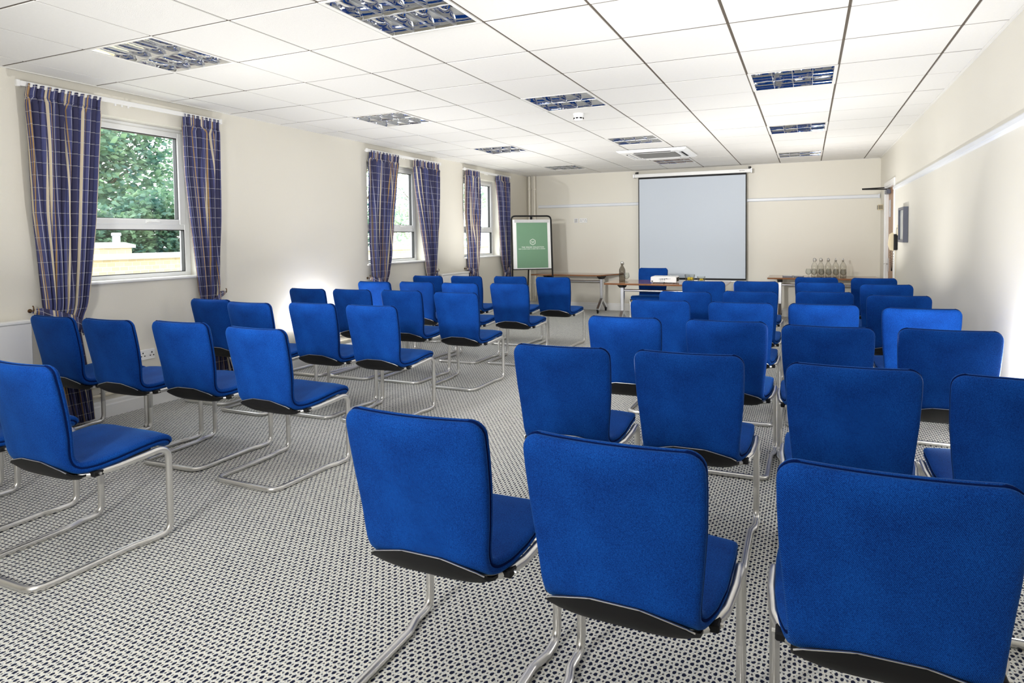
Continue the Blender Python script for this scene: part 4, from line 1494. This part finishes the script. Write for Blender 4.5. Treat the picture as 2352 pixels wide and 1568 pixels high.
def tree(x, y, h, rad, n, leaf, seed, label, lm, sparse=1.0):
    rr = random.Random(seed)
    root = thing('tree', (x, y, -.25), 0, label, 'tree', 'trees beyond the garden wall')
    m = MB(); tips = []
    m.tube([(0, 0, 0), (.05, .05, h * .25), (-.05, .1, h * .5), (.05, 0, h * .8)], .2, 8, rs=[.24, .17, .12, .04])
    for k in range(16):
        a = rr.uniform(0, 2 * PI); z0_ = h * rr.uniform(.18, .7); L_ = rad * rr.uniform(.6, 1.0); e_ = rr.uniform(.0, .8)
        p0 = Vector((0, .05, z0_)); d = Vector((math.cos(a), math.sin(a), e_)).normalized()
        p1 = p0 + d * L_ * .5 + Vector((0, 0, .1)); p2 = p0 + d * L_ + Vector((rr.uniform(-.3, .3), rr.uniform(-.3, .3), rr.uniform(-.2, .5)))
        m.tube([p0, p1, p2], .05, 6, rs=[.06, .035, .012])
        for q in range(4):
            b0 = p1.lerp(p2, rr.random()); dd = Vector((rr.uniform(-1, 1), rr.uniform(-1, 1), rr.uniform(-.3, .8))).normalized() * rr.uniform(.4, .9)
            m.tube([b0, b0 + dd], .012, 5, rs=[.016, .005]); tips.append(b0 + dd)
        tips.append(p2)
    m.build('trunk_and_branches', trunk_m, root, smooth=True)
    mb = MB(); clumps = []
    for k in range(int(46)):
        while True:
            p = Vector((rr.uniform(-1, 1), rr.uniform(-1, 1), rr.uniform(-1, 1)))
            if .35 < p.length < 1: break
        clumps.append((Vector((p.x * rad, p.y * rad, h * .56 + p.z * h * .42)), rr.uniform(.35, .75)))
    for t_ in tips: clumps.append((t_, .35))
    for k in range(n):
        c0, cr_ = rr.choice(clumps)
        p = c0 + Vector((rr.gauss(0, 1), rr.gauss(0, 1), rr.gauss(0, .8))) * cr_ * .6
        if p.z < .3: continue
        a = rr.uniform(0, 2 * PI); t = Vector((math.cos(a), math.sin(a), rr.uniform(-.7, .4))).normalized()
        s_ = t.cross(Vector((rr.uniform(-1, 1), rr.uniform(-1, 1), rr.uniform(-1, 1)))).normalized()
        l_ = leaf * rr.uniform(.6, 1.2)
        b0 = len(mb.v)
        mb.v += [tuple(p), tuple(p + t * l_ * .5 + s_ * l_ * .3), tuple(p + t * l_), tuple(p + t * l_ * .5 - s_ * l_ * .3)]
        mb.f.append((b0, b0 + 1, b0 + 2, b0 + 3))
    mb.build('foliage', lm, root, recalc=False)
    return root


tree(-13.8, 8.2, 5.6, 2.0, 15000, .15, 11, 'leafy green tree seen through the nearest window, left part', leaf_m)
tree(-14.6, 13.0, 5.2, 2.5, 11000, .15, 12, 'leafy green tree seen through the nearest window, right part', leaf_m)
tree(-15.0, 18.2, 6.0, 2.8, 5200, .15, 13, 'thinly leaved pale tree seen through the middle window', leaf2_m)
tree(-15.5, 24.5, 5.6, 3.0, 6500, .15, 14, 'pale tree seen through the farthest window', leaf2_m)
# clipped hedge just behind the garden wall
root = thing('hedge', (-9.68, 14, -.25), 0, 'low green hedge growing behind the garden wall', 'hedge')
mb = MB(); rr = random.Random(21)
for k in range(26000):
    y = rr.uniform(-9.5, -2); x = rr.uniform(-.4, .4) + .15 * math.sin(y * 2.1); z = rr.uniform(1.2, 2.2 + .18 * math.sin(y * 1.7) + .12 * math.sin(y * 5.1))
    p = Vector((x, y, z)); a = rr.uniform(0, 2 * PI); t = Vector((math.cos(a), math.sin(a), rr.uniform(-.7, .5))).normalized()
    s_ = t.cross(Vector((rr.uniform(-1, 1), rr.uniform(-1, 1), rr.uniform(-1, 1)))).normalized(); l_ = .11 * rr.uniform(.6, 1.2)
    b0 = len(mb.v)
    mb.v += [tuple(p), tuple(p + t * l_ * .5 + s_ * l_ * .3), tuple(p + t * l_), tuple(p + t * l_ * .5 - s_ * l_ * .3)]
    mb.f.append((b0, b0 + 1, b0 + 2, b0 + 3))
mb.build('foliage', leaf_m, root, recalc=False)
m = MB()
for k in range(5): m.tube([(0, -9.3 + k * 1.6, 0), (.05, -9.2 + k * 1.6, 1.2), (0, -9.0 + k * 1.6, 1.9)], .04, 6)
m.build('stems', trunk_m, root)
